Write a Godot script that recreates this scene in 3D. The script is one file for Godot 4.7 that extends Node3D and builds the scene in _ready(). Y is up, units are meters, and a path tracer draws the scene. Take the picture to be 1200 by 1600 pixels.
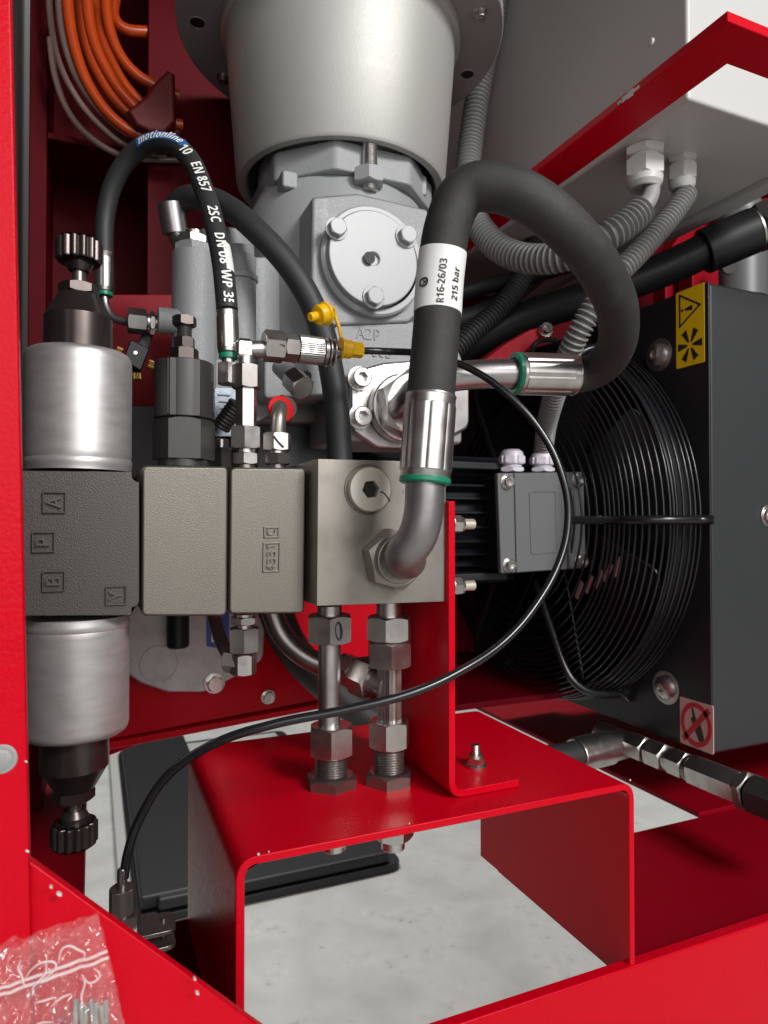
extends Node3D

# ------------------------------------------------------------------ view
const F := 1060.0                       # focal length in units of a 1200 x 1600 picture
const YAW := 0.4049                     # the machine's depth axis lies 23.2 degrees left of the lens axis
const PITCH := 0.0142
var C := Vector3(0, 1.0, 0)
var cb: Basis
var mats := {}
var taken := {}

# ------------------------------------------------------------------ mesh builder
class MB:
	var V := PackedVector3Array()
	var N := PackedVector3Array()
	var U := PackedVector2Array()
	var I := PackedInt32Array()
	func vert(p: Vector3, n: Vector3, u := Vector2.ZERO) -> int:
		V.append(p); N.append(n); U.append(u)
		return V.size() - 1
	func tri(a: int, b: int, c: int) -> void:
		var g := (V[b] - V[a]).cross(V[c] - V[a])
		if g.dot(N[a] + N[b] + N[c]) > 0.0:
			I.append(a); I.append(c); I.append(b)
		else:
			I.append(a); I.append(b); I.append(c)
	func quad(a: int, b: int, c: int, d: int) -> void:
		tri(a, b, c); tri(a, c, d)
	func mesh(off: Vector3) -> ArrayMesh:
		var vs := PackedVector3Array()
		for p in V: vs.append(p - off)
		var arr := []
		arr.resize(Mesh.ARRAY_MAX)
		arr[Mesh.ARRAY_VERTEX] = vs
		arr[Mesh.ARRAY_NORMAL] = N
		arr[Mesh.ARRAY_TEX_UV] = U
		arr[Mesh.ARRAY_INDEX] = I
		var m := ArrayMesh.new()
		m.add_surface_from_arrays(Mesh.PRIMITIVE_TRIANGLES, arr)
		return m

# ------------------------------------------------------------------ places
func ray(px: float, py: float) -> Vector3:
	return cb * Vector3((px - 600.0) / F, (800.0 - py) / F, -1.0)
func P(px: float, py: float, z: float) -> Vector3:      # point of the cross plane at depth z
	var d := ray(px, py)
	return C + d * (z / d.z)
func PX(px: float, py: float, x: float) -> Vector3:     # point of the plane x = const
	var d := ray(px, py)
	return C + d * (x / d.x)
func PY(px: float, py: float, y: float) -> Vector3:     # point of the plane y = const (from eye level)
	var d := ray(px, py)
	return C + d * (y / d.y)
func W(w: float, px: float, z: float) -> float:         # size of w picture units at depth z
	var d := ray(px, 800.0)
	return w * (z / d.z) / F

# ------------------------------------------------------------------ scene tree
func numbered(s: String) -> String:
	if not taken.has(s):
		taken[s] = 0
		return s
	taken[s] += 1
	return "%s_%03d" % [s, taken[s]]
func thing(called: String, label: String, cat: String, at: Vector3, group := "") -> Node3D:
	var o := Node3D.new()
	o.name = numbered(called)
	add_child(o)
	o.position = at
	tag(o, label, cat, group)
	return o
func tag(o: Node3D, label: String, cat: String, group := "") -> void:
	o.set_meta("label", label); o.set_meta("category", cat)
	if group != "": o.set_meta("group", group)
func part(parent: Node3D, called: String, m: MB, mat: Material, label := "") -> MeshInstance3D:
	var o := MeshInstance3D.new()
	o.name = called
	var off := Vector3.ZERO
	var q: Node = parent
	while q != self and q is Node3D:
		off += (q as Node3D).position
		q = q.get_parent()
	o.mesh = m.mesh(off)
	o.material_override = mat
	o.cast_shadow = GeometryInstance3D.SHADOW_CASTING_SETTING_ON
	parent.add_child(o, true)
	if label != "": o.set_meta("label", label)
	return o
func solo(called: String, label: String, cat: String, m: MB, mat: Material, at: Vector3, group := "") -> MeshInstance3D:
	var o := MeshInstance3D.new()
	o.name = numbered(called)
	o.position = at
	o.mesh = m.mesh(at)
	o.material_override = mat
	add_child(o)
	tag(o, label, cat, group)
	return o
func struct(called: String, m: MB, mat: Material) -> void:
	var o := MeshInstance3D.new()
	o.name = numbered(called)
	o.mesh = m.mesh(Vector3.ZERO)
	o.material_override = mat
	o.set_meta("kind", "structure")
	add_child(o)

# ------------------------------------------------------------------ frames
func ax(o: Vector3, dir: Vector3, turn := 0.0) -> Transform3D:      # y axis along dir
	var y := dir.normalized()
	var h := Vector3(0, 0, 1) if absf(y.z) < 0.9 else Vector3(1, 0, 0)
	var x := y.cross(h).normalized()
	var z := x.cross(y).normalized()
	return Transform3D(Basis(x, y, z).rotated(y, turn), o)
func az(o: Vector3, dir: Vector3, turn := 0.0) -> Transform3D:      # z axis along dir, y as upright as it can be
	var z := dir.normalized()
	var h := Vector3(0, 1, 0) if absf(z.y) < 0.9 else Vector3(0, 0, -1)
	var x := h.cross(z).normalized()
	var y := z.cross(x).normalized()
	return Transform3D(Basis(x, y, z).rotated(z, turn), o)
func at(o: Vector3) -> Transform3D:
	return Transform3D(Basis.IDENTITY, o)

# ------------------------------------------------------------------ shapes
func lathe(m: MB, t: Transform3D, prof: Array, seg := 40) -> MB:
	var n := prof.size()
	var sn := []
	var sl := []
	for i in n - 1:
		var d: Vector2 = prof[i + 1] - prof[i]
		sl.append(d.length())
		sn.append(Vector2(d.y, -d.x).normalized())
	for i in n - 1:
		var na: Vector2 = sn[i]
		var nb: Vector2 = sn[i]
		if i > 0:
			na = joint(sn[i], sn[i - 1], sl[i], sl[i - 1])
		if i < n - 2:
			nb = joint(sn[i], sn[i + 1], sl[i], sl[i + 1])
		var pa := []
		var pb := []
		for k in seg + 1:
			var a := TAU * k / seg
			var c := Vector3(cos(a), 0, sin(a))
			pa.append(m.vert(t * (c * prof[i].x + Vector3(0, prof[i].y, 0)), (t.basis * (c * na.x + Vector3(0, na.y, 0))).normalized(), Vector2(float(k) / seg, prof[i].y)))
			pb.append(m.vert(t * (c * prof[i + 1].x + Vector3(0, prof[i + 1].y, 0)), (t.basis * (c * nb.x + Vector3(0, nb.y, 0))).normalized(), Vector2(float(k) / seg, prof[i + 1].y)))
		for k in seg:
			if prof[i].x < 1e-6:
				m.tri(pa[k], pb[k], pb[k + 1])
			elif prof[i + 1].x < 1e-6:
				m.tri(pa[k], pb[k], pa[k + 1])
			else:
				m.quad(pa[k], pb[k], pb[k + 1], pa[k + 1])
	return m
func joint(a: Vector2, b: Vector2, la: float, lb: float) -> Vector2:
	var c := a.dot(b)
	if c > 0.85:
		return (a + b).normalized()
	if c > 0.5 and lb > la * 2.5:
		return b
	return a
func cyl(m: MB, t: Transform3D, r: float, h: float, b := 0.0006, seg := 32) -> MB:   # from y = 0 to h, edges rounded by b
	return lathe(m, t, [Vector2(0, 0), Vector2(r - b, 0), Vector2(r, b), Vector2(r, h - b), Vector2(r - b, h), Vector2(0, h)], seg)
func ring(m: MB, t: Transform3D, r0: float, r1: float, h: float, b := 0.0004, seg := 36) -> MB:
	return lathe(m, t, [Vector2(r0, h - b), Vector2(r0, b), Vector2(r0 + b, 0), Vector2(r1 - b, 0), Vector2(r1, b), Vector2(r1, h - b), Vector2(r1 - b, h), Vector2(r0 + b, h), Vector2(r0, h - b)], seg)
func hexhole(m: MB, t: Transform3D, r: float, af: float, y: float, deep: float) -> MB:   # flat face at y with a hexagon sunk into it
	var n := 48
	var prev := []
	var c := m.vert(t * Vector3(0, y - deep, 0), t.basis.y)
	for k in n + 1:
		var a := TAU * k / n
		var f := roundf(a / (TAU / 6)) * TAU / 6
		var d := Vector3(cos(a), 0, sin(a))
		var hr := af * 0.5 / cos(a - f)
		var fn := t.basis * -Vector3(cos(f), 0, sin(f))
		var rowv := [m.vert(t * (d * r + Vector3(0, y, 0)), t.basis.y), m.vert(t * (d * hr + Vector3(0, y, 0)), t.basis.y),
			m.vert(t * (d * hr + Vector3(0, y, 0)), fn), m.vert(t * (d * hr + Vector3(0, y - deep, 0)), fn), m.vert(t * (d * hr + Vector3(0, y - deep, 0)), t.basis.y)]
		if k > 0:
			m.quad(prev[0], rowv[0], rowv[1], prev[1]); m.quad(prev[2], rowv[2], rowv[3], prev[3]); m.tri(c, prev[4], rowv[4])
		prev = rowv
	return m
func thread(m: MB, t: Transform3D, r: float, h: float, pitch: float) -> MB:
	var prof := [Vector2(0, 0)]
	var k := int(h / pitch)
	for i in k:
		prof.append(Vector2(r * 0.93, h * i / k)); prof.append(Vector2(r, h * (i + 0.5) / k))
	prof.append(Vector2(r * 0.93, h)); prof.append(Vector2(0, h))
	return lathe(m, t, prof, 24)
func hexa(m: MB, t: Transform3D, af: float, h: float, rot := 0.0, chamfer := 0.96, both := true) -> MB:
	var rc := af * 0.5 * chamfer
	var c0 := m.vert(t * Vector3.ZERO, -t.basis.y)
	var c1 := m.vert(t * Vector3(0, h, 0), t.basis.y)
	for f in 6:
		var fa := rot + f * TAU / 6
		var fn := t.basis * Vector3(cos(fa), 0, sin(fa))
		var prev := []
		for k in 7:
			var a := fa - TAU / 12 + TAU / 6 * k / 6
			var c := Vector3(cos(a), 0, sin(a))
			var r := af * 0.5 / cos(a - fa)
			var drop := (r - rc) * 0.6
			var lo := drop if both else 0.0
			var cn1 := (t.basis * (c * 0.5 + Vector3(0, 0.86, 0))).normalized()
			var cn0 := (t.basis * (c * 0.5 - Vector3(0, 0.86, 0))).normalized()
			var row := [
				m.vert(t * (c * rc), -t.basis.y), m.vert(t * (c * rc), cn0), m.vert(t * (c * r + Vector3(0, lo, 0)), cn0),
				m.vert(t * (c * r + Vector3(0, lo, 0)), fn), m.vert(t * (c * r + Vector3(0, h - drop, 0)), fn),
				m.vert(t * (c * r + Vector3(0, h - drop, 0)), cn1), m.vert(t * (c * rc + Vector3(0, h, 0)), cn1), m.vert(t * (c * rc + Vector3(0, h, 0)), t.basis.y)]
			if k > 0:
				m.tri(c0, prev[0], row[0]); m.quad(prev[1], row[1], row[2], prev[2]); m.quad(prev[3], row[3], row[4], prev[4])
				m.quad(prev[5], row[5], row[6], prev[6]); m.tri(c1, prev[7], row[7])
			prev = row
	return m
func box(m: MB, t: Transform3D, s: Vector3, b := 0.001) -> MB:
	var h := s * 0.5
	b = minf(b, minf(h.x, minf(h.y, h.z)) * 0.9)
	var id := {}
	for sx in [-1, 1]:
		for sy in [-1, 1]:
			for sz in [-1, 1]:
				var sg := Vector3(sx, sy, sz)
				for i in 3:
					var p := Vector3.ZERO
					for j in 3:
						p[j] = sg[j] * (h[j] if j == i else h[j] - b)
					var n := Vector3.ZERO
					n[i] = sg[i]
					id[[sx, sy, sz, i]] = m.vert(t * p, (t.basis * n).normalized(), Vector2(p[(i + 1) % 3], p[(i + 2) % 3]))
				m.tri(id[[sx, sy, sz, 0]], id[[sx, sy, sz, 1]], id[[sx, sy, sz, 2]])
	for i in 3:
		var j := (i + 1) % 3
		var k := (i + 2) % 3
		for s1 in [-1, 1]:
			var q := []
			for c in [[-1, -1], [1, -1], [1, 1], [-1, 1]]:
				var key := [0, 0, 0, i]
				key[i] = s1; key[j] = c[0]; key[k] = c[1]
				q.append(id[key])
			m.quad(q[0], q[1], q[2], q[3])
			for s2 in [-1, 1]:                    # edge along k between faces i and j
				var e := []
				for c in [[-1, i], [1, i], [1, j], [-1, j]]:
					var key := [0, 0, 0, c[1]]
					key[i] = s1; key[j] = s2; key[k] = c[0]
					e.append(id[key])
				m.quad(e[0], e[1], e[2], e[3])
	return m
func bx(m: MB, a: Vector3, b: Vector3, bev := 0.001) -> MB:         # box between two corners
	return box(m, at((a + b) * 0.5), (b - a).abs(), bev)
func rounded(poly: Array, r, n := 5) -> PackedVector2Array:         # corner radius, one for all or one each
	var out := PackedVector2Array()
	var c := poly.size()
	for i in c:
		var p: Vector2 = poly[i]
		var rr: float = r[i] if r is Array else r
		if rr <= 0.0:
			out.append(p)
			continue
		var a: Vector2 = (poly[(i + c - 1) % c] - p)
		var b: Vector2 = (poly[(i + 1) % c] - p)
		var ang := absf(a.angle_to(b))
		var l := minf(rr / tan(ang * 0.5), minf(a.length(), b.length()) * 0.48)
		var p0 := p + a.normalized() * l
		var p1 := p + b.normalized() * l
		for k in n + 1:
			var u := float(k) / n
			out.append(p0.lerp(p, u).lerp(p.lerp(p1, u), u))
	return out
func extr(m: MB, t: Transform3D, pts: PackedVector2Array, d: float, b := 0.0008) -> MB:   # outline in xy, front at z = 0, back at -d
	var poly := pts
	if Geometry2D.is_polygon_clockwise(poly):
		poly = poly.duplicate()
		poly.reverse()
	var n := poly.size()
	var en := []
	for i in n:
		var e := (poly[(i + 1) % n] - poly[i]).normalized()
		en.append(Vector2(e.y, -e.x))
	var ins := PackedVector2Array()
	for i in n:
		var n0: Vector2 = en[(i + n - 1) % n]
		var n1: Vector2 = en[i]
		var mt := (n0 + n1).normalized()
		ins.append(poly[i] - mt * b / maxf(0.35, mt.dot(n1)))
	var tris := Geometry2D.triangulate_polygon(ins)
	if tris.is_empty():
		ins = poly.duplicate()
		tris = Geometry2D.triangulate_polygon(ins)
		if tris.is_empty(): print('no triangles ', poly.size())
	for side in 2:
		var z := 0.0 if side == 0 else -d
		var nn := t.basis.z * (1.0 if side == 0 else -1.0)
		var ids := []
		for p in ins:
			ids.append(m.vert(t * Vector3(p.x, p.y, z), nn, p))
		for k in range(0, tris.size(), 3):
			m.tri(ids[tris[k]], ids[tris[k + 1]], ids[tris[k + 2]])
	for i in n:
		var j := (i + 1) % n
		var a: Vector2 = en[i]
		var na: Vector2 = a
		var nb: Vector2 = a
		if a.dot(en[(i + n - 1) % n]) > 0.8: na = (a + en[(i + n - 1) % n]).normalized()
		if a.dot(en[j]) > 0.8: nb = (a + en[j]).normalized()
		var sa := (t.basis * Vector3(na.x, na.y, 0)).normalized()
		var sb := (t.basis * Vector3(nb.x, nb.y, 0)).normalized()
		var q := [
			m.vert(t * Vector3(ins[i].x, ins[i].y, 0), t.basis.z), m.vert(t * Vector3(ins[j].x, ins[j].y, 0), t.basis.z),
			m.vert(t * Vector3(poly[i].x, poly[i].y, -b), sa), m.vert(t * Vector3(poly[j].x, poly[j].y, -b), sb),
			m.vert(t * Vector3(poly[i].x, poly[i].y, -d + b), sa), m.vert(t * Vector3(poly[j].x, poly[j].y, -d + b), sb),
			m.vert(t * Vector3(ins[i].x, ins[i].y, -d), -t.basis.z), m.vert(t * Vector3(ins[j].x, ins[j].y, -d), -t.basis.z)]
		m.quad(q[0], q[1], q[3], q[2]); m.quad(q[2], q[3], q[5], q[4]); m.quad(q[4], q[5], q[7], q[6])
	return m
func flat(pix: Array, z: float) -> Array:       # outline given as picture points of the cross plane z -> xy
	var out := []
	for k in range(0, pix.size(), 2):
		var p := P(pix[k], pix[k + 1], z)
		out.append(Vector2(p.x, p.y))
	return out
func plate(m: MB, pix: Array, z: float, d: float, r = 0.0, b := 0.0008) -> MB:
	var bb := b if r is Array or r <= 0.0 else minf(b, r * 0.7)
	return extr(m, at(Vector3(0, 0, z)), rounded(flat(pix, z), r), d, bb)
func circle(c: Vector2, r: float, n := 32) -> PackedVector2Array:
	var out := PackedVector2Array()
	for k in n: out.append(c + Vector2.from_angle(TAU * k / n) * r)
	return out
func gear(m: MB, t: Transform3D, r0: float, r1: float, n: int, h: float, b := 0.0006) -> MB:   # lobed wheel along y
	var pts := PackedVector2Array()
	for k in n * 8:
		var a := TAU * k / (n * 8)
		var u := 0.5 + 0.5 * cos(a * n)
		pts.append(Vector2.from_angle(a) * lerpf(r0, r1, sqrt(u)))
	return extr(m, Transform3D(Basis(t.basis.x, -t.basis.z, t.basis.y), t * Vector3(0, h, 0)), pts, h, b)
func spline(pts: Array, step: float) -> PackedVector3Array:
	var cu := Curve3D.new()
	cu.bake_interval = step * 0.25
	for i in pts.size():
		var p: Vector3 = pts[i]
		var tg := Vector3.ZERO
		if i > 0 and i < pts.size() - 1:
			var a: Vector3 = pts[i - 1]
			var b: Vector3 = pts[i + 1]
			tg = (b - a).normalized()
			cu.add_point(p, -tg * p.distance_to(a) * 0.36, tg * p.distance_to(b) * 0.36)
		else:
			cu.add_point(p)
	var l := cu.get_baked_length()
	var n := maxi(2, int(l / step))
	var out := PackedVector3Array()
	for k in n + 1:
		out.append(cu.sample_baked(l * k / n, true))
	return out
func frames(pts: PackedVector3Array) -> Array:
	var fr := []
	var x := Vector3.ZERO
	for i in pts.size():
		var tg := (pts[mini(i + 1, pts.size() - 1)] - pts[maxi(i - 1, 0)]).normalized()
		if i == 0:
			x = tg.cross(Vector3(0.03, 0.05, 1)).normalized() if absf(tg.z) < 0.9 else tg.cross(Vector3(0, 1, 0)).normalized()
		else:
			x = (x - tg * x.dot(tg)).normalized()
		fr.append(Basis(x, tg, x.cross(tg).normalized()))
	return fr
func tube(m: MB, pts: PackedVector3Array, radius, seg := 24) -> MB:    # radius: one number or one per point
	var fr := frames(pts)
	var n := pts.size()
	var prev := []
	var l := 0.0
	for i in n:
		if i > 0: l += pts[i].distance_to(pts[i - 1])
		var r: float = radius[i] if radius is Array else radius
		var slope := 0.0
		if radius is Array:
			var i0 := maxi(i - 1, 0)
			var i1 := mini(i + 1, n - 1)
			slope = (radius[i1] - radius[i0]) / maxf(1e-6, pts[i1].distance_to(pts[i0]))
		var row := []
		for k in seg + 1:
			var a := TAU * k / seg
			var c: Vector3 = fr[i] * Vector3(cos(a), 0, sin(a))
			row.append(m.vert(pts[i] + c * r, (c - fr[i].y * slope).normalized(), Vector2(float(k) / seg, l)))
		if i > 0:
			for k in seg: m.quad(prev[k], row[k], row[k + 1], prev[k + 1])
		prev = row
	for e in 2:
		var i := 0 if e == 0 else n - 1
		var r: float = radius[i] if radius is Array else radius
		var nn: Vector3 = fr[i].y * (-1.0 if e == 0 else 1.0)
		var c := m.vert(pts[i], nn)
		var ids := []
		for k in seg + 1:
			var a := TAU * k / seg
			ids.append(m.vert(pts[i] + fr[i] * Vector3(cos(a), 0, sin(a)) * r, nn))
		for k in seg: m.tri(c, ids[k], ids[k + 1])
	return m
func corrugated(m: MB, path: Array, r: float, pitch := 0.0042, depth := 0.13) -> MB:
	var pts := spline(path, pitch / 6.0)
	var rs := []
	for i in pts.size():
		var u := 0.5 + 0.5 * cos(TAU * i / 6.0)
		rs.append(r * (1.0 - depth * (1.0 - smoothstep(0.15, 0.6, u))))
	return tube(m, pts, rs, 20)
func px_path(a: Array) -> Array:                 # px, py, z triples
	var out := []
	for k in range(0, a.size(), 3): out.append(P(a[k], a[k + 1], a[k + 2]))
	return out
func text(m: MB, s: String, size: float, depth: float, place: Callable, bold := true, step := 0.6) -> MB:   # letters bent by place(x, y, z) -> [point, normal of depth]
	var tm := TextMesh.new()
	var f := SystemFont.new()
	f.font_names = PackedStringArray(["Droid Sans"])
	f.font_weight = 700 if bold else 400
	tm.font = f
	tm.text = s
	tm.font_size = 64
	tm.pixel_size = size / 64.0
	tm.depth = depth
	tm.curve_step = step
	var arr := tm.get_mesh_arrays()
	if arr.is_empty() or arr[Mesh.ARRAY_VERTEX] == null:
		return m
	var vs: PackedVector3Array = arr[Mesh.ARRAY_VERTEX]
	var ns: PackedVector3Array = arr[Mesh.ARRAY_NORMAL]
	var first := m.V.size()
	for i in vs.size():
		var t: Transform3D = place.call(vs[i].x)
		m.vert(t * Vector3(0, vs[i].y, vs[i].z), (t.basis * ns[i]).normalized())
	var ix = arr[Mesh.ARRAY_INDEX]
	if ix == null: ix = range(vs.size())
	for k in range(0, ix.size(), 3):
		m.tri(first + ix[k], first + ix[k + 1], first + ix[k + 2])
	return m
func flat_text(m: MB, s: String, size: float, depth: float, t: Transform3D, bold := true) -> MB:
	return text(m, s, size, depth, func(x): return t * Transform3D(Basis.IDENTITY, Vector3(x, 0, 0)), bold)
func hose_text(m: MB, s: String, size: float, pts: PackedVector3Array, r: float, mid: float, ang: float) -> MB:   # lettering on the side of a hose that faces the open front
	var cum := [0.0]
	for i in range(1, pts.size()): cum.append(cum[i - 1] + pts[i].distance_to(pts[i - 1]))
	var place := func(x: float) -> Transform3D:
		var l := clampf(mid + x, 0.0, cum[-1])
		var i := clampi(cum.bsearch(l), 1, pts.size() - 2)
		var o := pts[i - 1].lerp(pts[i], clampf((l - cum[i - 1]) / maxf(1e-6, cum[i] - cum[i - 1]), 0, 1))
		var tg := (pts[i + 1] - pts[i - 1]).normalized()
		var out := (C - o).normalized()
		out = (out - tg * out.dot(tg)).normalized()
		var up := out.cross(tg)
		var nn := out * cos(ang) + up * sin(ang)
		return Transform3D(Basis(tg, nn.cross(tg), nn), o + nn * r)
	return text(m, s, size, 0.0, place, true)

# ------------------------------------------------------------------ materials
func noise(freq: float, octaves := 4, type := FastNoiseLite.TYPE_SIMPLEX_SMOOTH, sd := 1, size := 512) -> NoiseTexture2D:
	var f := FastNoiseLite.new()
	f.seed = sd; f.noise_type = type; f.frequency = freq; f.fractal_octaves = octaves
	var t := NoiseTexture2D.new()
	t.width = size; t.height = size; t.seamless = true; t.noise = f
	return t
func ramped(t: NoiseTexture2D, stops: Array) -> NoiseTexture2D:
	var g := Gradient.new()
	var off := PackedFloat32Array()
	var col := PackedColorArray()
	for s in stops:
		off.append(s[0]); col.append(s[1])
	g.offsets = off; g.colors = col
	t.color_ramp = g
	return t
func grey(v: float) -> Color:
	return Color(v, v, v)
func mat(called: String, c: Color, rough: float, metal := 0.0, spec := 0.5) -> StandardMaterial3D:    # c is a linear base colour
	var m := StandardMaterial3D.new()
	m.resource_name = called
	m.albedo_color = c.linear_to_srgb()
	m.roughness = rough; m.metallic = metal; m.metallic_specular = spec
	mats[called] = m
	return m
func bump(m: StandardMaterial3D, t: Texture2D, cm: float, tile: float) -> void:
	m.heightmap_enabled = true; m.heightmap_texture = t; m.heightmap_scale = cm
	m.uv1_triplanar = true; m.uv1_scale = Vector3.ONE / tile
func tint(m: StandardMaterial3D, t: Texture2D) -> void:
	m.albedo_texture = t
func make_materials() -> void:
	# each texture covers a tile of 12 cm unless a material says otherwise; coarse and fine patterns share it
	var fine := noise(0.20, 3, FastNoiseLite.TYPE_SIMPLEX_SMOOTH, 3, 1024)
	var pebble := noise(0.085, 3, FastNoiseLite.TYPE_SIMPLEX_SMOOTH, 5, 1024)
	var soft := noise(0.012, 3, FastNoiseLite.TYPE_SIMPLEX_SMOOTH, 7)
	var peel := noise(0.035, 2, FastNoiseLite.TYPE_SIMPLEX_SMOOTH, 8)
	var speckle := ramped(noise(0.22, 3, FastNoiseLite.TYPE_SIMPLEX_SMOOTH, 13, 1024), [[0.2, grey(0.84)], [0.55, grey(0.97)], [0.9, grey(1.0)]])
	var wear := ramped(noise(0.006, 6, FastNoiseLite.TYPE_SIMPLEX_SMOOTH, 9, 1024), [[0.15, grey(0.90)], [0.5, grey(0.97)], [1.0, grey(1.0)]])
	var smudge := ramped(noise(0.0045, 6, FastNoiseLite.TYPE_SIMPLEX_SMOOTH, 19, 1024), [[0.15, grey(0.80)], [0.45, grey(0.96)], [0.8, grey(1.0)]])
	var rough_map := ramped(noise(0.008, 6, FastNoiseLite.TYPE_SIMPLEX_SMOOTH, 21, 1024), [[0.2, grey(0.80)], [0.8, grey(1.0)]])
	# brushed: fine streaks round an upright part
	var streak := FastNoiseLite.new()
	streak.seed = 77; streak.frequency = 0.05; streak.fractal_octaves = 4
	var im := Image.create(256, 512, false, Image.FORMAT_RGB8)
	for y in 512:
		for x in 256:
			var v := 0.93 + 0.014 * streak.get_noise_2d(x * 0.12, y * 6.0) + 0.06 * streak.get_noise_2d(x * 0.5 + 400.0, y * 0.35)
			im.set_pixel(x, y, Color(v, v, v))
	var brushed := ImageTexture.create_from_image(im)
	var m := mat("red_paint", Color(0.52, 0.0006, 0.011), 0.36)
	bump(m, peel, 0.012, 0.06); m.roughness_texture = rough_map; m.roughness = 0.36; m.metallic_specular = 0.27
	m = mat("shaded_red_paint", Color(0.085, 0.0003, 0.004), 0.5, 0.0, 0.2)  # same red, darkened in its colour for the shade inside the frame
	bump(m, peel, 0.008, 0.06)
	m = mat("half_shaded_red_paint", Color(0.24, 0.0005, 0.008), 0.45, 0.0, 0.26)  # same red, darkened in its colour by half for weaker shade
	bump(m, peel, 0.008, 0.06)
	m = mat("red_edge", Color(0.55, 0.012, 0.028), 0.42)
	bump(m, fine, 0.010, 0.12)
	m = mat("grey_cast_paint", Color(0.33, 0.338, 0.35), 0.42)
	bump(m, pebble, 0.040, 0.13); tint(m, speckle)
	m = mat("grey_smooth_paint", Color(0.32, 0.326, 0.34), 0.38)
	bump(m, fine, 0.003, 0.12)
	m = mat("silver_paint", Color(0.47, 0.466, 0.445), 0.46, 0.35)
	bump(m, fine, 0.022, 0.16); tint(m, speckle)
	m = mat("flange_paint", Color(0.36, 0.36, 0.365), 0.5, 0.3)
	bump(m, fine, 0.016, 0.16); tint(m, speckle)
	m = mat("aluminium", Color(0.62, 0.60, 0.595), 0.38, 0.75)
	m.albedo_texture = brushed; m.uv1_scale = Vector3(1, 14, 1); m.roughness_texture = brushed; m.roughness = 0.50
	m = mat("bronzed_steel", Color(0.10, 0.082, 0.078), 0.30, 0.85)
	tint(m, wear); m.uv1_triplanar = true; m.uv1_scale = Vector3(8, 8, 8)
	m = mat("black_oxide", Color(0.055, 0.052, 0.050), 0.40, 0.5)
	bump(m, fine, 0.004, 0.10)
	m = mat("module_iron", Color(0.20, 0.182, 0.158), 0.40, 0.6)
	bump(m, pebble, 0.014, 0.085); tint(m, speckle)
	m = mat("valve_iron", Color(0.088, 0.077, 0.072), 0.44, 0.5)
	bump(m, pebble, 0.015, 0.11); tint(m, speckle)
	m = mat("valve_letter", Color(0.105, 0.094, 0.088), 0.40, 0.5)
	m = mat("module_letter", Color(0.215, 0.195, 0.17), 0.38, 0.6)
	m = mat("block_steel", Color(0.30, 0.275, 0.245), 0.40, 0.85)
	bump(m, fine, 0.002, 0.20); tint(m, wear)
	m = mat("zinc", Color(0.64, 0.62, 0.60), 0.27, 1.0)
	tint(m, wear); m.uv1_triplanar = true; m.uv1_scale = Vector3(8, 8, 8); m.roughness_texture = rough_map; m.roughness = 0.32
	m = mat("fitting_steel", Color(0.60, 0.575, 0.555), 0.30, 1.0)
	tint(m, wear); m.uv1_triplanar = true; m.uv1_scale = Vector3(8, 8, 8); m.roughness_texture = rough_map; m.roughness = 0.36
	m = mat("dark_fitting", Color(0.26, 0.235, 0.225), 0.32, 0.9)
	tint(m, wear); m.uv1_triplanar = true; m.uv1_scale = Vector3(8, 8, 8)
	m = mat("plug_steel", Color(0.62, 0.57, 0.50), 0.42, 0.6)
	m = mat("tube_steel", Color(0.52, 0.50, 0.50), 0.34, 1.0)
	tint(m, wear); m.uv1_triplanar = true; m.uv1_scale = Vector3(6, 6, 6)
	m = mat("satin_pipe", Color(0.30, 0.285, 0.285), 0.42, 0.85)
	tint(m, wear); m.uv1_triplanar = true; m.uv1_scale = Vector3(6, 6, 6)
	m = mat("rubber", Color(0.022, 0.022, 0.023), 0.55)
	bump(m, fine, 0.006, 0.12)
	m = mat("rubber_worn", Color(0.032, 0.0315, 0.031), 0.62)
	bump(m, fine, 0.035, 0.12)
	tint(m, ramped(noise(0.006, 6, FastNoiseLite.TYPE_SIMPLEX_SMOOTH, 31, 1024), [[0.0, grey(0.80)], [0.66, grey(0.86)], [0.80, grey(1.0)]]))
	m = mat("black_plastic", Color(0.013, 0.013, 0.014), 0.42, 0.0, 0.4)
	m = mat("black_gloss", Color(0.010, 0.010, 0.012), 0.24)
	m = mat("black_coat", Color(0.014, 0.014, 0.017), 0.36)
	bump(m, fine, 0.004, 0.10)
	m = mat("cooler_sheet", Color(0.075, 0.078, 0.082), 0.34, 0.6)
	bump(m, fine, 0.004, 0.2)
	m = mat("box_grey", Color(0.125, 0.128, 0.132), 0.42)
	bump(m, fine, 0.003, 0.10)
	m = mat("conduit_grey", Color(0.17, 0.172, 0.168), 0.38)
	m = mat("conduit_dark", Color(0.045, 0.047, 0.048), 0.5)
	m = mat("gland_white", Color(0.60, 0.575, 0.64), 0.42)
	m = mat("gland_grey", Color(0.52, 0.515, 0.50), 0.38)
	m = mat("cabinet_grey", Color(0.50, 0.50, 0.488), 0.36)
	bump(m, pebble, 0.014, 0.14)
	m = mat("yellow_plastic", Color(0.82, 0.46, 0.0), 0.38)
	m = mat("yellow_label", Color(0.88, 0.56, 0.005), 0.35)
	m = mat("label_black", Color(0.02, 0.019, 0.015), 0.4)
	m = mat("label_pink", Color(0.62, 0.36, 0.34), 0.4)
	m = mat("label_red", Color(0.50, 0.012, 0.02), 0.4)
	m = mat("label_white", Color(0.72, 0.72, 0.72), 0.42)
	m = mat("print_white", Color(0.78, 0.78, 0.76), 0.5)
	m = mat("print_blue", Color(0.02, 0.12, 0.36), 0.45)
	m = mat("green_plastic", Color(0.006, 0.19, 0.105), 0.36)
	m = mat("blue_label", Color(0.02, 0.10, 0.42), 0.4)
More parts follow.
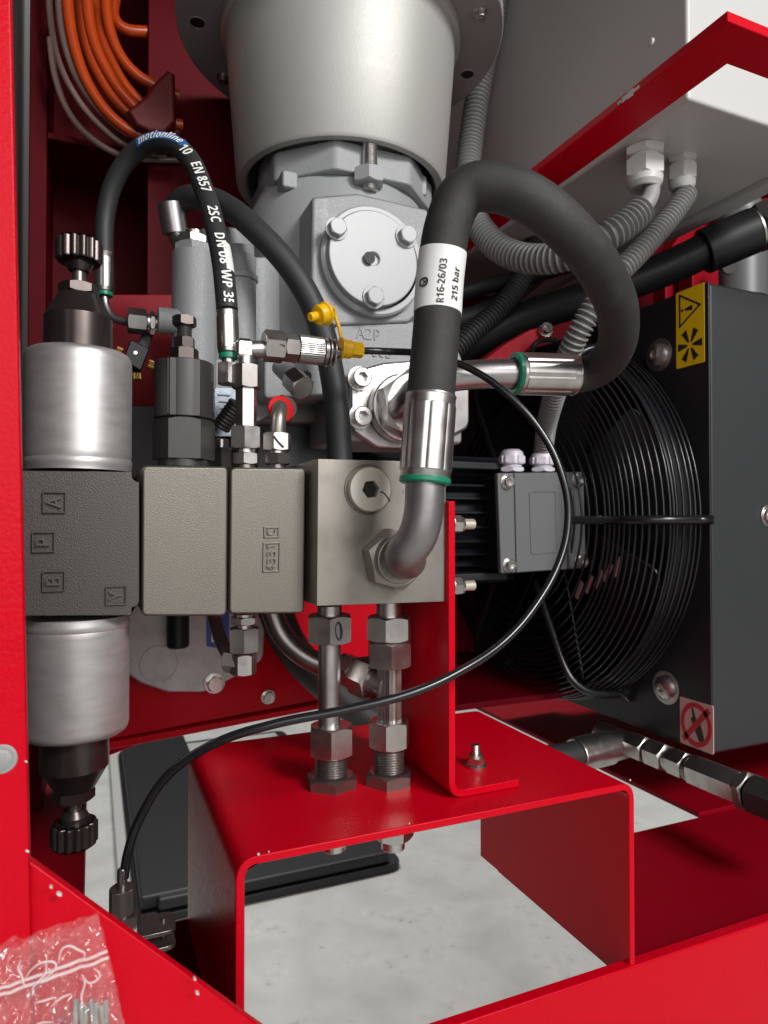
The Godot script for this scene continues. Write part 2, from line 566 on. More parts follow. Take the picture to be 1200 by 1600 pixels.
	m = mat("nameplate", Color(0.40, 0.47, 0.54), 0.3, 0.7)
	tint(m, smudge); m.uv1_triplanar = true; m.uv1_scale = Vector3(30, 30, 30)
	m = mat("red_plastic", Color(0.65, 0.004, 0.006), 0.45, 0.0, 0.25)
	m = mat("brass", Color(0.22, 0.13, 0.04), 0.4, 1.0)
	m = mat("orange_hose", Color(0.40, 0.045, 0.005), 0.22)
	m = mat("clear_hose", Color(0.26, 0.17, 0.15), 0.25)
	m = mat("maroon_plastic", Color(0.12, 0.010, 0.010), 0.5)
	bump(m, fine, 0.02, 0.03)
	m = mat("motor_black", Color(0.007, 0.008, 0.011), 0.5, 0.0, 0.3)
	m = mat("fan_plastic", Color(0.022, 0.023, 0.027), 0.36)
	m = mat("dark_hole", Color(0.006, 0.006, 0.006), 0.6)  # near black painted in for the shade inside holes
	m = mat("pen_ink", Color(0.01, 0.01, 0.01), 0.5)
	m = mat("motor_plate", Color(0.62, 0.61, 0.60), 0.4)
	bump(m, pebble, 0.012, 0.14); tint(m, wear)
	m = mat("grey_steel_plate", Color(0.07, 0.07, 0.075), 0.5)
	m = mat("side_grey", Color(0.055, 0.045, 0.042), 0.7)
	m = mat("paint_chip", Color(0.6, 0.58, 0.56), 0.5)
	# concrete: broad tone, stains and pits
	m = mat("concrete", Color(0.60, 0.605, 0.585), 0.7)
	m.uv1_triplanar = true; m.uv1_scale = Vector3.ONE / 2.0
	m.albedo_texture = concrete_picture()
	m.heightmap_enabled = true; m.heightmap_texture = pebble; m.heightmap_scale = 0.10
	m = mat("concrete_stain", Color(0.34, 0.34, 0.325), 0.7)
	m = mat("wall_grey", Color(0.06, 0.054, 0.052), 0.8)
	m = mat("tray_black", Color(0.015, 0.015, 0.017), 0.5)
	m = mat("tray_liner", Color(0.50, 0.50, 0.48), 0.5)
	tint(m, smudge); m.uv1_triplanar = true; m.uv1_scale = Vector3(1, 1, 1)
	m = mat("bag_film", Color(1, 1, 1), 0.05, 0.0, 0.7)
	m.albedo_color = Color(1, 1, 1, 0.05)
	m.transparency = BaseMaterial3D.TRANSPARENCY_ALPHA
	m = mat("bag_zip_glint", Color(0.8, 0.78, 0.78), 0.3)
	m.albedo_color = Color(0.95, 0.92, 0.92, 0.38); m.transparency = BaseMaterial3D.TRANSPARENCY_ALPHA

func concrete_picture() -> ImageTexture:
	var n := FastNoiseLite.new()
	n.seed = 61; n.noise_type = FastNoiseLite.TYPE_SIMPLEX_SMOOTH; n.frequency = 0.012; n.fractal_octaves = 5
	var sp := FastNoiseLite.new()
	sp.seed = 62; sp.noise_type = FastNoiseLite.TYPE_SIMPLEX_SMOOTH; sp.frequency = 0.06; sp.fractal_octaves = 3
	var im := Image.create(768, 768, false, Image.FORMAT_RGB8)
	for y in 768:
		for x in 768:
			# the far edge is blended into the near one, so that the tile repeats without a seam
			var u := clampf((x - 640) / 128.0, 0.0, 1.0)
			var w := clampf((y - 640) / 128.0, 0.0, 1.0)
			var a := lerpf(lerpf(n.get_noise_2d(x, y), n.get_noise_2d(x - 768, y), u), lerpf(n.get_noise_2d(x, y - 768), n.get_noise_2d(x - 768, y - 768), u), w)
			var b := lerpf(lerpf(sp.get_noise_2d(x, y), sp.get_noise_2d(x - 768, y), u), lerpf(sp.get_noise_2d(x, y - 768), sp.get_noise_2d(x - 768, y - 768), u), w)
			var v := 0.955 + 0.10 * a - 0.13 * smoothstep(0.55, 0.90, b + a * 0.35) - 0.06 * smoothstep(0.15, 0.6, a + b * 0.3)
			im.set_pixel(x, y, Color(v, v, v * 0.995))
	return ImageTexture.create_from_image(im)

# ------------------------------------------------------------------ stacks of fittings
func col(t: Node3D, px: float, z: float, rows: Array) -> void:       # upright stack: [name, shape, py top, py bottom, width, material, turn]
	for r in rows:
		var b := P(px, r[3], z)
		var tp := P(px, r[2], z)
		b.x = P(px, 815, z).x; tp.x = b.x
		turned(t, r, b, tp, W(r[4], px, z))
func row(t: Node3D, z: float, py: float, rows: Array) -> void:       # lying stack along x: [name, shape, px from, px to, height, material, turn]
	for r in rows:
		var a := P(r[2], py, z)
		var b := P(r[3], py, z)
		var y := P((rows[0][2] + rows[-1][3]) * 0.5, py, z).y
		a.y = y; b.y = y
		turned(t, r, a, b, W(r[4], (r[2] + r[3]) * 0.5, z))
func turned(t: Node3D, r: Array, a: Vector3, b: Vector3, w: float) -> MeshInstance3D:
	var m := MB.new()
	var f := ax(a, b - a)
	var h := a.distance_to(b)
	var turn: float = r[6] if r.size() > 6 else 0.25
	match r[1]:
		"hex": hexa(m, f, w * 0.93, h, turn, 0.97)
		"hex1": hexa(m, f, w * 0.93, h, turn, 0.93, false)
		"cyl": cyl(m, f, w * 0.5, h, minf(0.0008, h * 0.2))
		"thread": thread(m, f, w * 0.5, h, 0.0018)
		"knurl": gear(m, f, w * 0.485, w * 0.5, 40, h, 0.0004)
		"ring": ring(m, f, w * 0.36, w * 0.5, h, 0.0003)
		"cone": lathe(m, f, [Vector2(0, 0), Vector2(w * 0.5, 0), Vector2(w * 0.38, h), Vector2(0, h)])
	return part(t, r[0], m, mats[r[5]])
func bolt_head(t: Node3D, o: Vector3, dir: Vector3, r: float, mt: String, kind := "hex", called := "bolt") -> MeshInstance3D:
	var m := MB.new()
	ring(m, ax(o, dir), r * 0.55, r * 1.25, r * 0.18, r * 0.05)
	if kind == "hex":
		hexa(m, ax(o + dir * r * 0.18, dir), r * 1.75, r * 0.75, 0.3, 0.94, false)
	elif kind == "socket":
		lathe(m, ax(o + dir * r * 0.18, dir), [Vector2(r, 0), Vector2(r, r * 0.82), Vector2(r * 0.9, r * 0.9)], 28)
		hexhole(m, ax(o + dir * r * 0.18, dir, 0.2), r * 0.9, r * 0.98, r * 0.9, r * 0.55)
	elif kind == "dome":
		lathe(m, ax(o + dir * r * 0.1, dir), [Vector2(0, 0), Vector2(r * 0.95, 0), Vector2(r * 0.9, r * 0.25), Vector2(r * 0.7, r * 0.5), Vector2(r * 0.35, r * 0.65), Vector2(0, r * 0.7)])
	elif kind == "lock":
		hexa(m, ax(o + dir * r * 0.18, dir), r * 1.75, r * 0.8, 0.3, 0.94)
		lathe(m, ax(o + dir * r * 0.9, dir), [Vector2(r * 0.85, 0), Vector2(r * 0.8, r * 0.35), Vector2(r * 0.5, r * 0.5), Vector2(0, r * 0.5)])
		thread(m, ax(o + dir * r * 1.2, dir), r * 0.5, r * 1.1, r * 0.16)
	return part(t, called, m, mats[mt])

# ------------------------------------------------------------------ the place
func _ready() -> void:
	cb = Basis(Vector3.UP, -YAW) * Basis(Vector3.RIGHT, PITCH)
	var cam := Camera3D.new()
	cam.name = "camera"
	cam.fov = rad_to_deg(2.0 * atan(800.0 / F))
	cam.near = 0.02; cam.far = 60.0
	cam.transform = Transform3D(cb, C)
	add_child(cam)
	var at_lens := CameraAttributesPhysical.new()
	at_lens.frustum_focal_length = 12.0 * F / 800.0
	at_lens.frustum_focus_distance = 0.50
	at_lens.frustum_near = 0.02; at_lens.frustum_far = 60.0
	at_lens.exposure_aperture = 9.0
	cam.attributes = at_lens
	cam.fov = rad_to_deg(2.0 * atan(800.0 / F))
	cam.current = true
	var env := Environment.new()
	env.background_mode = Environment.BG_COLOR
	env.background_color = Color(0.09, 0.09, 0.092).linear_to_srgb()
	env.tonemap_mode = Environment.TONE_MAPPER_LINEAR
	env.tonemap_exposure = 1.08
	env.sdfgi_enabled = true; env.ssao_enabled = true; env.ssil_enabled = true
	var we := WorldEnvironment.new()
	we.environment = env
	add_child(we)
	area_light(Vector3(0.90, 2.35, 1.55), Vector3(0.25, 0.95, -0.5), Vector2(0.8, 0.5), 5.5)
	area_light(Vector3(-0.15, 2.0, 3.2), Vector3(0.2, 1.0, -0.5), Vector2(4.4, 2.4), 7.5)  # broad front light added to brighten the metals, no source in view
	area_light(Vector3(0.6, 4.2, -3.0), Vector3(0.3, 0.0, -1.8), Vector2(2.0, 1.0), 13.0)  # unseen light added to brighten the floor behind the machine
	make_materials()
	setting()
	frame()
	bridge()
	upright_bracket()
	pump()
	cooler()
	cabinet()
	valves()
	manifold()
	hoses()
	fittings()
	conduits()
	coil()
	small_things()

func area_light(o: Vector3, to: Vector3, size: Vector2, e: float) -> void:
	var l := AreaLight3D.new()
	l.name = numbered("unseen_area_light")
	l.area_size = size
	l.light_energy = e
	l.light_color = Color(1.0, 0.995, 0.985)
	l.shadow_enabled = true
	l.area_range = 12.0
	l.area_attenuation = 2.0
	add_child(l)
	l.look_at_from_position(o, to, Vector3.UP)

func setting() -> void:
	var m := MB.new()
	bx(m, Vector3(-8, -0.2, -6), Vector3(8, 0, 6), 0.01)
	struct("concrete_floor", m, mats["concrete"])
	m = MB.new()
	bx(m, Vector3(-6, 0.002, -4.2), Vector3(6, 3.6, -4.0), 0.01)
	struct("back_wall", m, mats["wall_grey"])
	# black tray lying on the floor, its liner showing inside the rim
	var f := -C.y
	var a := PY(212, 1421, f + 0.03)
	var b := PY(640, 1352, f + 0.03)
	var z0 := (a.z + b.z) * 0.5
	var t := thing("floor_tray", "black rectangular tray with rounded corners lying on the concrete under the machine", "tray", Vector3((a.x + b.x) * 0.5, 0, z0 - 0.6))
	m = MB.new()
	var x0 := a.x
	var x1 := b.x
	var h := 0.055
	# rim as four bars round the liner
	var sz := -1.35
	var out := rounded([Vector2(x0, -z0), Vector2(x1, -z0), Vector2(x1, -z0 - sz), Vector2(x0, -z0 - sz)], 0.05, 6)
	var up := Transform3D(Basis(Vector3(1, 0, 0), Vector3(0, 0, -1), Vector3(0, 1, 0)), Vector3(0, h * 0.4, 0))
	extr(m, up, out, h * 0.4, 0.004)
	part(t, "base", m, mats["tray_black"])
	m = MB.new()
	bx(m, Vector3(x0 + 0.05, h * 0.4, z0 - 0.22), Vector3(x1 - 0.04, h, z0 - 0.01), 0.008)
	part(t, "rim", m, mats["tray_black"])
	m = MB.new()
	bx(m, Vector3(x0 + 0.01, h * 0.4, z0 + sz), Vector3(x0 + 0.27, h + 0.004, z0 - 0.03), 0.008)
	part(t, "rim", m, mats["tray_black"])
	m = MB.new()
	bx(m, Vector3(x0 + 0.275, h * 0.4, z0 + sz + 0.05), Vector3(x1 - 0.05, h * 0.55, z0 - 0.225), 0.004)
	part(t, "liner", m, mats["tray_liner"])
	# long pale profile beside the tray
	m = MB.new()
	var q := PY(200, 1415, f + 0.02)
	bx(m, Vector3(q.x - 0.02, 0.003, q.z - 1.6), Vector3(q.x + 0.012, 0.03, q.z), 0.004)
	solo("metal_profile", "long pale metal profile lying on the floor along the tray", "metal bar", m, mats["gland_grey"], Vector3(q.x, 0, q.z - 0.8))

func frame() -> void:
	var red: Material = mats["red_paint"]
	var dark: Material = mats["shaded_red_paint"]
	var t := thing("machine_frame", "bright red painted sheet steel frame that holds the whole hydraulic unit", "machine frame", Vector3(0.2, 0.5, -0.6))
	var m := MB.new()
	plate(m, [-260, -420, 14, -420, 18, 0, 33, 700, 46, 1330, 52, 1700, -260, 1800], -0.33, 0.006, 0.0, 0.0012)
	var post := part(t, "front_post", m, red)
	m = MB.new()
	var c := P(2, 1186, -0.33)
	ring(m, ax(c, Vector3(0, 0, 1)), 0.003, 0.0062, 0.0008)
	lathe(m, ax(c, Vector3(0, 0, 1)), [Vector2(0, 0), Vector2(0.0046, 0), Vector2(0.0044, 0.0016), Vector2(0.003, 0.0020), Vector2(0, 0.0020)])
	part(post, "bolt", m, mats["flange_paint"])
	m = MB.new()
	plate(m, [40, 1340, 400, 1600, 500, 1672, 500, 1850, -260, 1850, -260, 1340], -0.338, 0.006, 0.0, 0.0012)
	part(t, "corner_gusset", m, red)
	# paint knocked off along the gusset edge
	for s in [[93, 1398, 3.4], [80, 1387, 2], [505 - 200, 1531, 2], [309, 1553, 2.5], [41, 1190, 2], [43, 1330, 2.5]]:
		m = MB.new()
		var o := P(s[0], s[1], -0.331 if s[0] > 60 else -0.3295)
		extr(m, at(o), rounded([Vector2(-1.6, -0.3), Vector2(-0.2, -0.8), Vector2(1.5, -0.5), Vector2(0.8, 0.4), Vector2(-0.6, 0.5)].map(func(v): return v.rotated(-0.6) * W(s[2], s[0], -0.33)), 0.0002, 2), 0.0022 if s[0] > 60 else 0.0006, 0.0001)
		part(t, "paint_chip", m, mats["paint_chip"])
	# lower front beam with its upstanding edge, and the flanges behind it
	m = MB.new()
	bx(m, Vector3(P(470, 1700, -0.41).x, 0.42, -0.4085), Vector3(1.1, 0.6665, -0.3985), 0.0015)
	part(t, "front_beam", m, red)
	m = MB.new()
	bx(m, Vector3(0.384, 0.640, -0.60), Vector3(1.1, 0.648, -0.4205), 0.001)
	part(t, "base_plate", m, mats["half_shaded_red_paint"])
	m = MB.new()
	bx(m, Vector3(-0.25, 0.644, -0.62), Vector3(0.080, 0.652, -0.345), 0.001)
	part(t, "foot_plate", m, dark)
	m = MB.new()
	bx(m, Vector3(-0.30, 0.60, -1.35), Vector3(-0.006, 0.648, -0.625), 0.001)
	part(t, "side_rail", m, mats["half_shaded_red_paint"])
	m = MB.new()
	bx(m, Vector3(0.668, 0.645, -1.4), Vector3(1.2, 0.652, -0.602), 0.001)
	part(t, "side_rail", m, mats["half_shaded_red_paint"])
	m = MB.new()
	bx(m, Vector3(-0.096, 0.655, -2.0), Vector3(-0.090, 1.9, -0.36), 0.001)  # sheet added to keep this gap dark in front of the lit wall
	part(t, "side_sheet", m, mats["side_grey"], "dark grey brown side sheet added to cover the lit wall")
	m = MB.new()
	plate(m, [690, 890, 860, 890, 860, 1074, 690, 1074], -1.04, 0.006, 0.0, 0.001)
	part(t, "red_sheet", m, mats["half_shaded_red_paint"])
	# cross members under the pump
	m = MB.new()
	plate(m, [150, 1160, 500, 1094, 640, 1070, 640, 900, 150, 900], -0.70, 0.006, 0.0, 0.001)
	part(t, "cross_plate", m, red)
	m = MB.new()
	plate(m, [150, 1176, 510, 1106, 510, 1098, 150, 1164], -0.693, 0.03, 0.0, 0.001)
	part(t, "cross_lip", m, red)
	m = MB.new()
	plate(m, [120, 1200, 300, 1132, 300, 1120, 120, 1176], -0.74, 0.03, 0.0, 0.001)
	part(t, "cross_lip", m, red)
	m = MB.new()
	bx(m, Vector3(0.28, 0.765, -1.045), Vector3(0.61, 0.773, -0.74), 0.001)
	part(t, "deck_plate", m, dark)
	# back of the cabinet round the unit; roof and side added for shade
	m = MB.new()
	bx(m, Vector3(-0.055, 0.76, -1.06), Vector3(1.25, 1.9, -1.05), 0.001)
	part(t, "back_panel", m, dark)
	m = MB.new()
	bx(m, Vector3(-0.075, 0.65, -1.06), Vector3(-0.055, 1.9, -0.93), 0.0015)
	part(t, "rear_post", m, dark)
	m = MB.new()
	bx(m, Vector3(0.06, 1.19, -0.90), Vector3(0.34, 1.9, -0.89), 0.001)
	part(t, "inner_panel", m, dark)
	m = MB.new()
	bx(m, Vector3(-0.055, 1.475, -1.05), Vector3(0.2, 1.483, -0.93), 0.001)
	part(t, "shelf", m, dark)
	m = MB.new()
	plate(m, [150, 460, 300, 460, 300, 634, 150, 634], -0.80, 0.006, 0.0, 0.001)
	part(t, "middle_plate", m, mats["half_shaded_red_paint"])
	m = MB.new()
	plate(m, [150, 634, 420, 634, 420, 780, 150, 780], -0.79, 0.008, 0.0, 0.001)
	part(t, "grey_plate", m, mats["grey_steel_plate"], "dark grey plate below the red one")
	m = MB.new()
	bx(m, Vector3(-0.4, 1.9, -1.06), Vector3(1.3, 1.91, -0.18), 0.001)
	part(t, "shade_roof", m, dark)  # unseen roof added to keep light off the inside
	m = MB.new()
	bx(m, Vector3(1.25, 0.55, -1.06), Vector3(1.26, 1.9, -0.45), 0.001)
	part(t, "shade_side_panel", m, dark)  # unseen side added to darken the inside

func bridge() -> void:
	var t := thing("mounting_bridge", "red bent sheet bridge on two legs under the steel manifold block", "bracket", Vector3(0.228, 0.655, -0.5))
	var w := 0.0055
	var x0 := 0.0774
	var x1 := 0.378
	var top := C.y - 0.197
	var bot := 0.6525
	var outer := rounded([Vector2(x0, bot), Vector2(x1, bot), Vector2(x1, top), Vector2(x0, top)], [0, 0, 0.014, 0.014], 7)
	var inner := rounded([Vector2(x0 + w, bot), Vector2(x1 - w, bot), Vector2(x1 - w, top - w), Vector2(x0 + w, top - w)], [0, 0, 0.0085, 0.0085], 7)
	var pts := PackedVector2Array()
	# walk the outside from the left foot over the top to the right foot, and back along the inside
	var o2 := Array(outer)
	var i2 := Array(inner)
	for k in range(o2.size() - 1, 1, -1): pts.append(o2[k])
	pts.insert(0, o2[0]); pts.append(o2[1])
	pts.append(i2[1])
	for k in range(2, i2.size()): pts.append(i2[k])
	pts.append(i2[0])
	var m := MB.new()
	extr(m, at(Vector3(0, 0, -0.40)), pts, 0.215, 0.0010)
	part(t, "bent_sheet", m, mats["red_paint"])
	for s in [[404, 1335, 2.0], [985, 1219, 1.5], [420, 1331, 1.2], [640, 1287, 1.2]]:
		m = MB.new()
		extr(m, at(P(s[0], s[1], -0.3993)), circle(Vector2.ZERO, W(s[2], s[0], -0.4), 7), 0.0006, 0.0001)
		part(t, "paint_chip", m, mats["paint_chip"])

func upright_bracket() -> void:
	var t := thing("upright_bracket", "red L shaped plate standing on the bridge and bolted to the steel manifold", "bracket", Vector3(0.245, 0.803, -0.5))
	var a := P(696, 1225, -0.43)
	var b := P(707, 790, -0.43)
	var x0 := a.x
	var x1 := P(707, 1000, -0.43).x
	var base := C.y - 0.1968
	var yt := P(700, 783, -0.43).y
	var foot := P(806, 1215, -0.43).x
	var w := x1 - x0
	var m := MB.new()
	var prof := rounded([Vector2(x0, base), Vector2(foot, base), Vector2(foot, base + w), Vector2(x1, base + w), Vector2(x1, yt), Vector2(x0, yt)], [0.013, 0.001, 0.001, 0.008, 0.001, 0.001], 6)
	# the sheet bends at its foot; its upper front corner is rounded off
	extr(m, at(Vector3(0, 0, -0.425)), prof, 0.125, 0.0010)
	part(t, "bent_plate", m, mats["red_paint"])
	for py in [819.0, 916.0]:
		var o := P(709, py, -0.4345)
		o.x = x1
		var n := MB.new()
		ring(n, ax(o, Vector3(1, 0, 0)), 0.004, 0.0085, 0.0014)
		hexa(n, ax(o + Vector3(0.0014, 0, 0), Vector3(1, 0, 0)), 0.0118, 0.0075, 0.2, 0.95)
		lathe(n, ax(o + Vector3(0.0089, 0, 0), Vector3(1, 0, 0)), [Vector2(0.006, 0), Vector2(0.0055, 0.002), Vector2(0.004, 0.003)])
		var nut := part(t, "lock_nut", n, mats["zinc"])
		n = MB.new()
		thread(n, ax(o, Vector3(1, 0, 0)), 0.0038, 0.0205, 0.0009)
		part(nut, "stud", n, mats["plug_steel"])
	bolt_head(t, Vector3(P(743, 1212, -0.462).x, base + w, -0.462), Vector3.UP, 0.0072, "zinc", "lock", "lock_nut")

func pump() -> void:
	var gp: Material = mats["grey_cast_paint"]
	var ax0 := P(533, 815, -0.72)
	var X := ax0.x
	var Z := -0.72
	var t := thing("bell_housing", "large silver round bell housing with a bolted flange above the pump", "bell housing", Vector3(X, 1.37, Z))
	var m := MB.new()
	var rim := C.y + 0.372
	lathe(m, at(Vector3(X, rim, Z)), [Vector2(0.104, 0.10), Vector2(0.104, 0.004), Vector2(0.107, 0), Vector2(0.1145, 0), Vector2(0.1165, 0.003), Vector2(0.1285, 0.158), Vector2(0.1325, 0.160), Vector2(0.134, 0.162), Vector2(0.134, 0.186)], 72)
	part(t, "bell", m, mats["silver_paint"])
	m = MB.new()
	lathe(m, at(Vector3(X, rim, Z)), [Vector2(0.0, 0.10), Vector2(0.104, 0.10)], 40)
	part(t, "inside", m, mats["grey_smooth_paint"])
	m = MB.new()
	var fy := rim + 0.170
	ring(m, at(Vector3(X, fy, Z)), 0.120, 0.181, 0.018, 0.0015, 80)
	var fl := part(t, "flange", m, mats["flange_paint"])
	for s in [[191.0, 0], [224.0, 1], [4.0, 0], [41.0, 1], [150.0, 0], [258.0, 0], [312.0, 0], [100.0, 0]]:
		var an := deg_to_rad(s[0])
		var o := Vector3(X + 0.158 * cos(an), fy, Z - 0.158 * sin(an) * -1.0)
		if s[1] == 1:
			bolt_head(fl, o, Vector3.DOWN, 0.0065, "zinc", "socket")
		else:
			var hm := MB.new()
			ring(hm, ax(o + Vector3(0, 0.0006, 0), Vector3.DOWN), 0.0078, 0.0095, 0.0013, 0.0005)
			part(fl, "hole_edge", hm, mats["flange_paint"])
			hm = MB.new()
			cyl(hm, ax(o + Vector3(0, 0.0006, 0), Vector3.DOWN), 0.0078, 0.0009, 0.0002)
			part(fl, "painted_hole", hm, mats["dark_hole"])  # dark disc painted in for the shade inside the hole
	# ---- pump below
	t = thing("hydraulic_pump", "grey cast hydraulic pump with a round bolted cover under the silver bell", "pump", Vector3(X, 1.1, -0.68))
	m = MB.new()
	lathe(m, at(Vector3(X - 0.004, C.y + 0.125, Z)), [Vector2(0.0, 0), Vector2(0.092, 0), Vector2(0.100, 0.006), Vector2(0.102, 0.20), Vector2(0.085, 0.235), Vector2(0, 0.236)], 56)
	var body := part(t, "pump_body", m, gp)
	m = MB.new()
	var sq := 0.090
	var up := Transform3D(Basis(Vector3(1, 0, 0), Vector3(0, 0, -1), Vector3(0, 1, 0)), Vector3(X, rim + 0.004, Z))
	extr(m, up, rounded([Vector2(-sq, -sq * 0.55), Vector2(-sq * 0.45, -sq * 1.08), Vector2(sq * 0.45, -sq * 1.08), Vector2(sq, -sq * 0.55), Vector2(sq, sq), Vector2(-sq, sq)], 0.012, 4), 0.032, 0.003)
	part(t, "pump_flange", m, gp)
	m = MB.new()
	cyl(m, at(Vector3(X, rim - 0.014, Z)), 0.093, 0.03, 0.004, 56)
	part(t, "flange_ring", m, gp)
	for s in [[454, 262, 296, 26], [657, 268, 306, 24]]:
		m = MB.new()
		var o1 := P(s[0] - s[3] * 0.5, s[1], -0.648)
		var o2 := P(s[0] + s[3] * 0.5, s[2], -0.648)
		bx(m, Vector3(o1.x, o2.y, -0.67), Vector3(o2.x, o1.y, -0.648), 0.003)
		part(t, "lug", m, gp)
	m = MB.new()
	var st := P(578, 252, -0.6185)
	thread(m, at(st + Vector3(0, -0.03, 0)), 0.0075, 0.055, 0.0014)
	part(t, "stud", m, mats["zinc"])
	m = MB.new()
	hexa(m, at(P(576, 290, -0.6185)), 0.028, 0.015, 0.35, 0.95)
	part(t, "nut", m, mats["grey_smooth_paint"])
	# boss with the round cover
	m = MB.new()
	plate(m, [488, 306, 560, 300, 672, 326, 676, 470, 640, 504, 500, 510, 486, 440], -0.602, 0.07, 0.006, 0.004)
	part(t, "cover_boss", m, gp)
	m = MB.new()
	var cc := P(580, 412, -0.602)
	var cr := W(86, 580, -0.602)
	lathe(m, ax(cc, Vector3(0, 0, 1)), [Vector2(0, 0), Vector2(cr, 0), Vector2(cr, 0.007), Vector2(cr - 0.002, 0.009), Vector2(cr * 0.87, 0.009), Vector2(cr * 0.87, 0.0075)], 72)
	part(t, "cover_seat", m, mats["grey_smooth_paint"])
	m = MB.new()
	var c2 := P(582, 406, -0.59)
	var r2 := W(75, 582, -0.59)
	lathe(m, ax(c2 - Vector3(0, 0, 0.004), Vector3(0, 0, 1)), [Vector2(r2, 0), Vector2(r2, 0.0075), Vector2(r2 - 0.0015, 0.009), Vector2(r2 * 0.47, 0.009), Vector2(r2 * 0.45, 0.0078), Vector2(r2 * 0.16, 0.0078), Vector2(r2 * 0.135, 0.0065), Vector2(r2 * 0.12, 0.004), Vector2(0, 0.004)], 72)
	var cov := part(t, "round_cover", m, mats["grey_smooth_paint"])
	m = MB.new()
	cyl(m, ax(P(577, 403, -0.5835), Vector3(0, 0, 1)), r2 * 0.125, 0.0009, 0.0002)
	part(cov, "centre_hole", m, mats["dark_hole"])
	for s in [[525, 358], [634, 370], [583, 465]]:
		var b := P(s[0], s[1], -0.585)
		bolt_head(cov, b, Vector3(0, 0, 1), W(14.5, s[0], -0.59), "grey_smooth_paint", "hex")
	# lower castings
	m = MB.new()
	plate(m, [520, 500, 700, 500, 724, 560, 724, 694, 520, 690], -0.606, 0.10, 0.006, 0.004)
	part(t, "port_block", m, gp)
	m = MB.new()
	flat_text(m, "S05", W(21, 597, -0.603), 0.0016, Transform3D(Basis.IDENTITY, P(597, 551, -0.6055)), true)
	part(t, "cast_letters", m, gp)
	m = MB.new()
	flat_text(m, "A2P", W(24, 575, -0.603), 0.0012, Transform3D(Basis.IDENTITY, P(576, 522, -0.6055)), false)
	part(t, "cast_letters", m, gp)
	m = MB.new()
	plate(m, [412, 528, 470, 520, 526, 536, 530, 616, 412, 624], -0.60, 0.08, 0.005, 0.003)
	part(t, "side_block", m, gp)
	m = MB.new()
	plate(m, [300, 560, 440, 556, 440, 640, 404, 660, 300, 640], -0.63, 0.08, 0.006, 0.003)
	part(t, "valve_block", m, gp)
	m = MB.new()
	plate(m, [400, 640, 540, 630, 540, 740, 400, 740], -0.68, 0.06, 0.006, 0.003)
	part(t, "void_shade_plate", m, mats["black_coat"])  # black plate put in for the shade of the void here
	m = MB.new()
	bx(m, P(512, 655, -0.63) - Vector3(0.0, 0.004, 0.03), P(575, 640, -0.63) + Vector3(0, 0.004, 0), 0.002)
	part(t, "bolt", m, mats["dark_fitting"])
	bolt_head(t, P(478, 588, -0.60), Vector3(0, 0, 1), W(7, 478, -0.6), "dark_fitting", "socket")
	# regulator with its two upright grey cylinders
	var g := thing("pump_regulator", "grey upright regulator cylinder with a hexagon cap left of the pump", "regulator", P(302, 600, -0.62))
	col(g, 302, -0.62, [["cylinder", "cyl", 398, 610, 68, "grey_cast_paint"], ["cap", "hex", 384, 400, 58, "grey_cast_paint"], ["neck", "cyl", 362, 384, 30, "zinc"]])
	col(g, 374, -0.635, [["side_cylinder", "cyl", 402, 600, 50, "grey_cast_paint"], ["rib", "cyl", 430, 440, 56, "grey_cast_paint"], ["cap", "cyl", 388, 402, 44, "grey_cast_paint"]])
	col(g, 350, -0.66, [["web", "cyl", 372, 640, 90, "grey_cast_paint"]])
	m = MB.new()
	plate(m, [332, 430, 400, 400, 500, 400, 500, 660, 332, 660], -0.662, 0.06, 0.004, 0.003)
	part(g, "housing", m, mats["grey_cast_paint"])
	row(g, -0.615, 503, [["port_boss", "cyl", 246, 300, 40, "grey_cast_paint"]])
	m = MB.new()
	plate(m, [335, 606, 372, 606, 372, 682, 335, 682], -0.575, 0.002, 0.002, 0.0004)
	var np := part(g, "nameplate", m, mats["nameplate"])
	for k in 5:
		m = MB.new()
		var o := P(340 + k * 2, 618 + k * 11, -0.5746)
		bx(m, o, o + Vector3(0.010 - 0.001 * (k % 3), 0.0012, 0.0003), 0.0001)
		part(np, "print_line", m, mats["box_grey"])
	# flange of the delivery port
	var fz := -0.598
	var s := thing("pipe_flange", "shiny steel pipe flange with two socket screws on the pump's side", "pipe flange", P(620, 640, fz))
	m = MB.new()
	plate(m, [548, 580, 600, 566, 650, 562, 735, 590, 735, 668, 690, 690, 640, 702, 590, 700, 548, 672], fz, 0.012, 0.014, 0.003)
	part(s, "flange_plate", m, mats["tube_steel"])
	for b in [[561, 592], [562, 652]]:
		bolt_head(s, P(b[0], b[1], fz + 0.001), Vector3(0, 0, 1), W(15.5, b[0], fz), "zinc", "socket", "screw")
	m = MB.new()
	var fo := P(622, 640, fz)
	cyl(m, ax(fo, Vector3(0, 0, 1)), W(52, 620, fz), 0.016, 0.003)
	part(s, "collar", m, mats["fitting_steel"])
	m = MB.new()
	hexa(m, ax(fo + Vector3(0.002, 0, 0.016), Vector3(0, 0, 1)), W(96, 620, fz), 0.020, 0.4, 0.96)
	part(s, "union_nut", m, mats["fitting_steel"])
	m = MB.new()
	hexa(m, ax(fo + Vector3(0.004, 0, 0.036), Vector3(0, 0, 1)), W(66, 620, fz), 0.014, 0.2, 0.96)
	part(s, "nut", m, mats["fitting_steel"])
	# plate of the electric motor below
	var pl := thing("motor_plate", "pale grey rounded cast plate behind the lower solenoid with a blue sticker", "cast plate", P(300, 1040, -0.67))
	m = MB.new()
	plate(m, [150, 900, 420, 900, 412, 1030, 384, 1050, 352, 1066, 318, 1082, 262, 1082, 220, 1068, 196, 1052, 150, 1050], -0.66, 0.018, 0.012, 0.003)
	part(pl, "plate", m, mats["motor_plate"])
	m = MB.new()
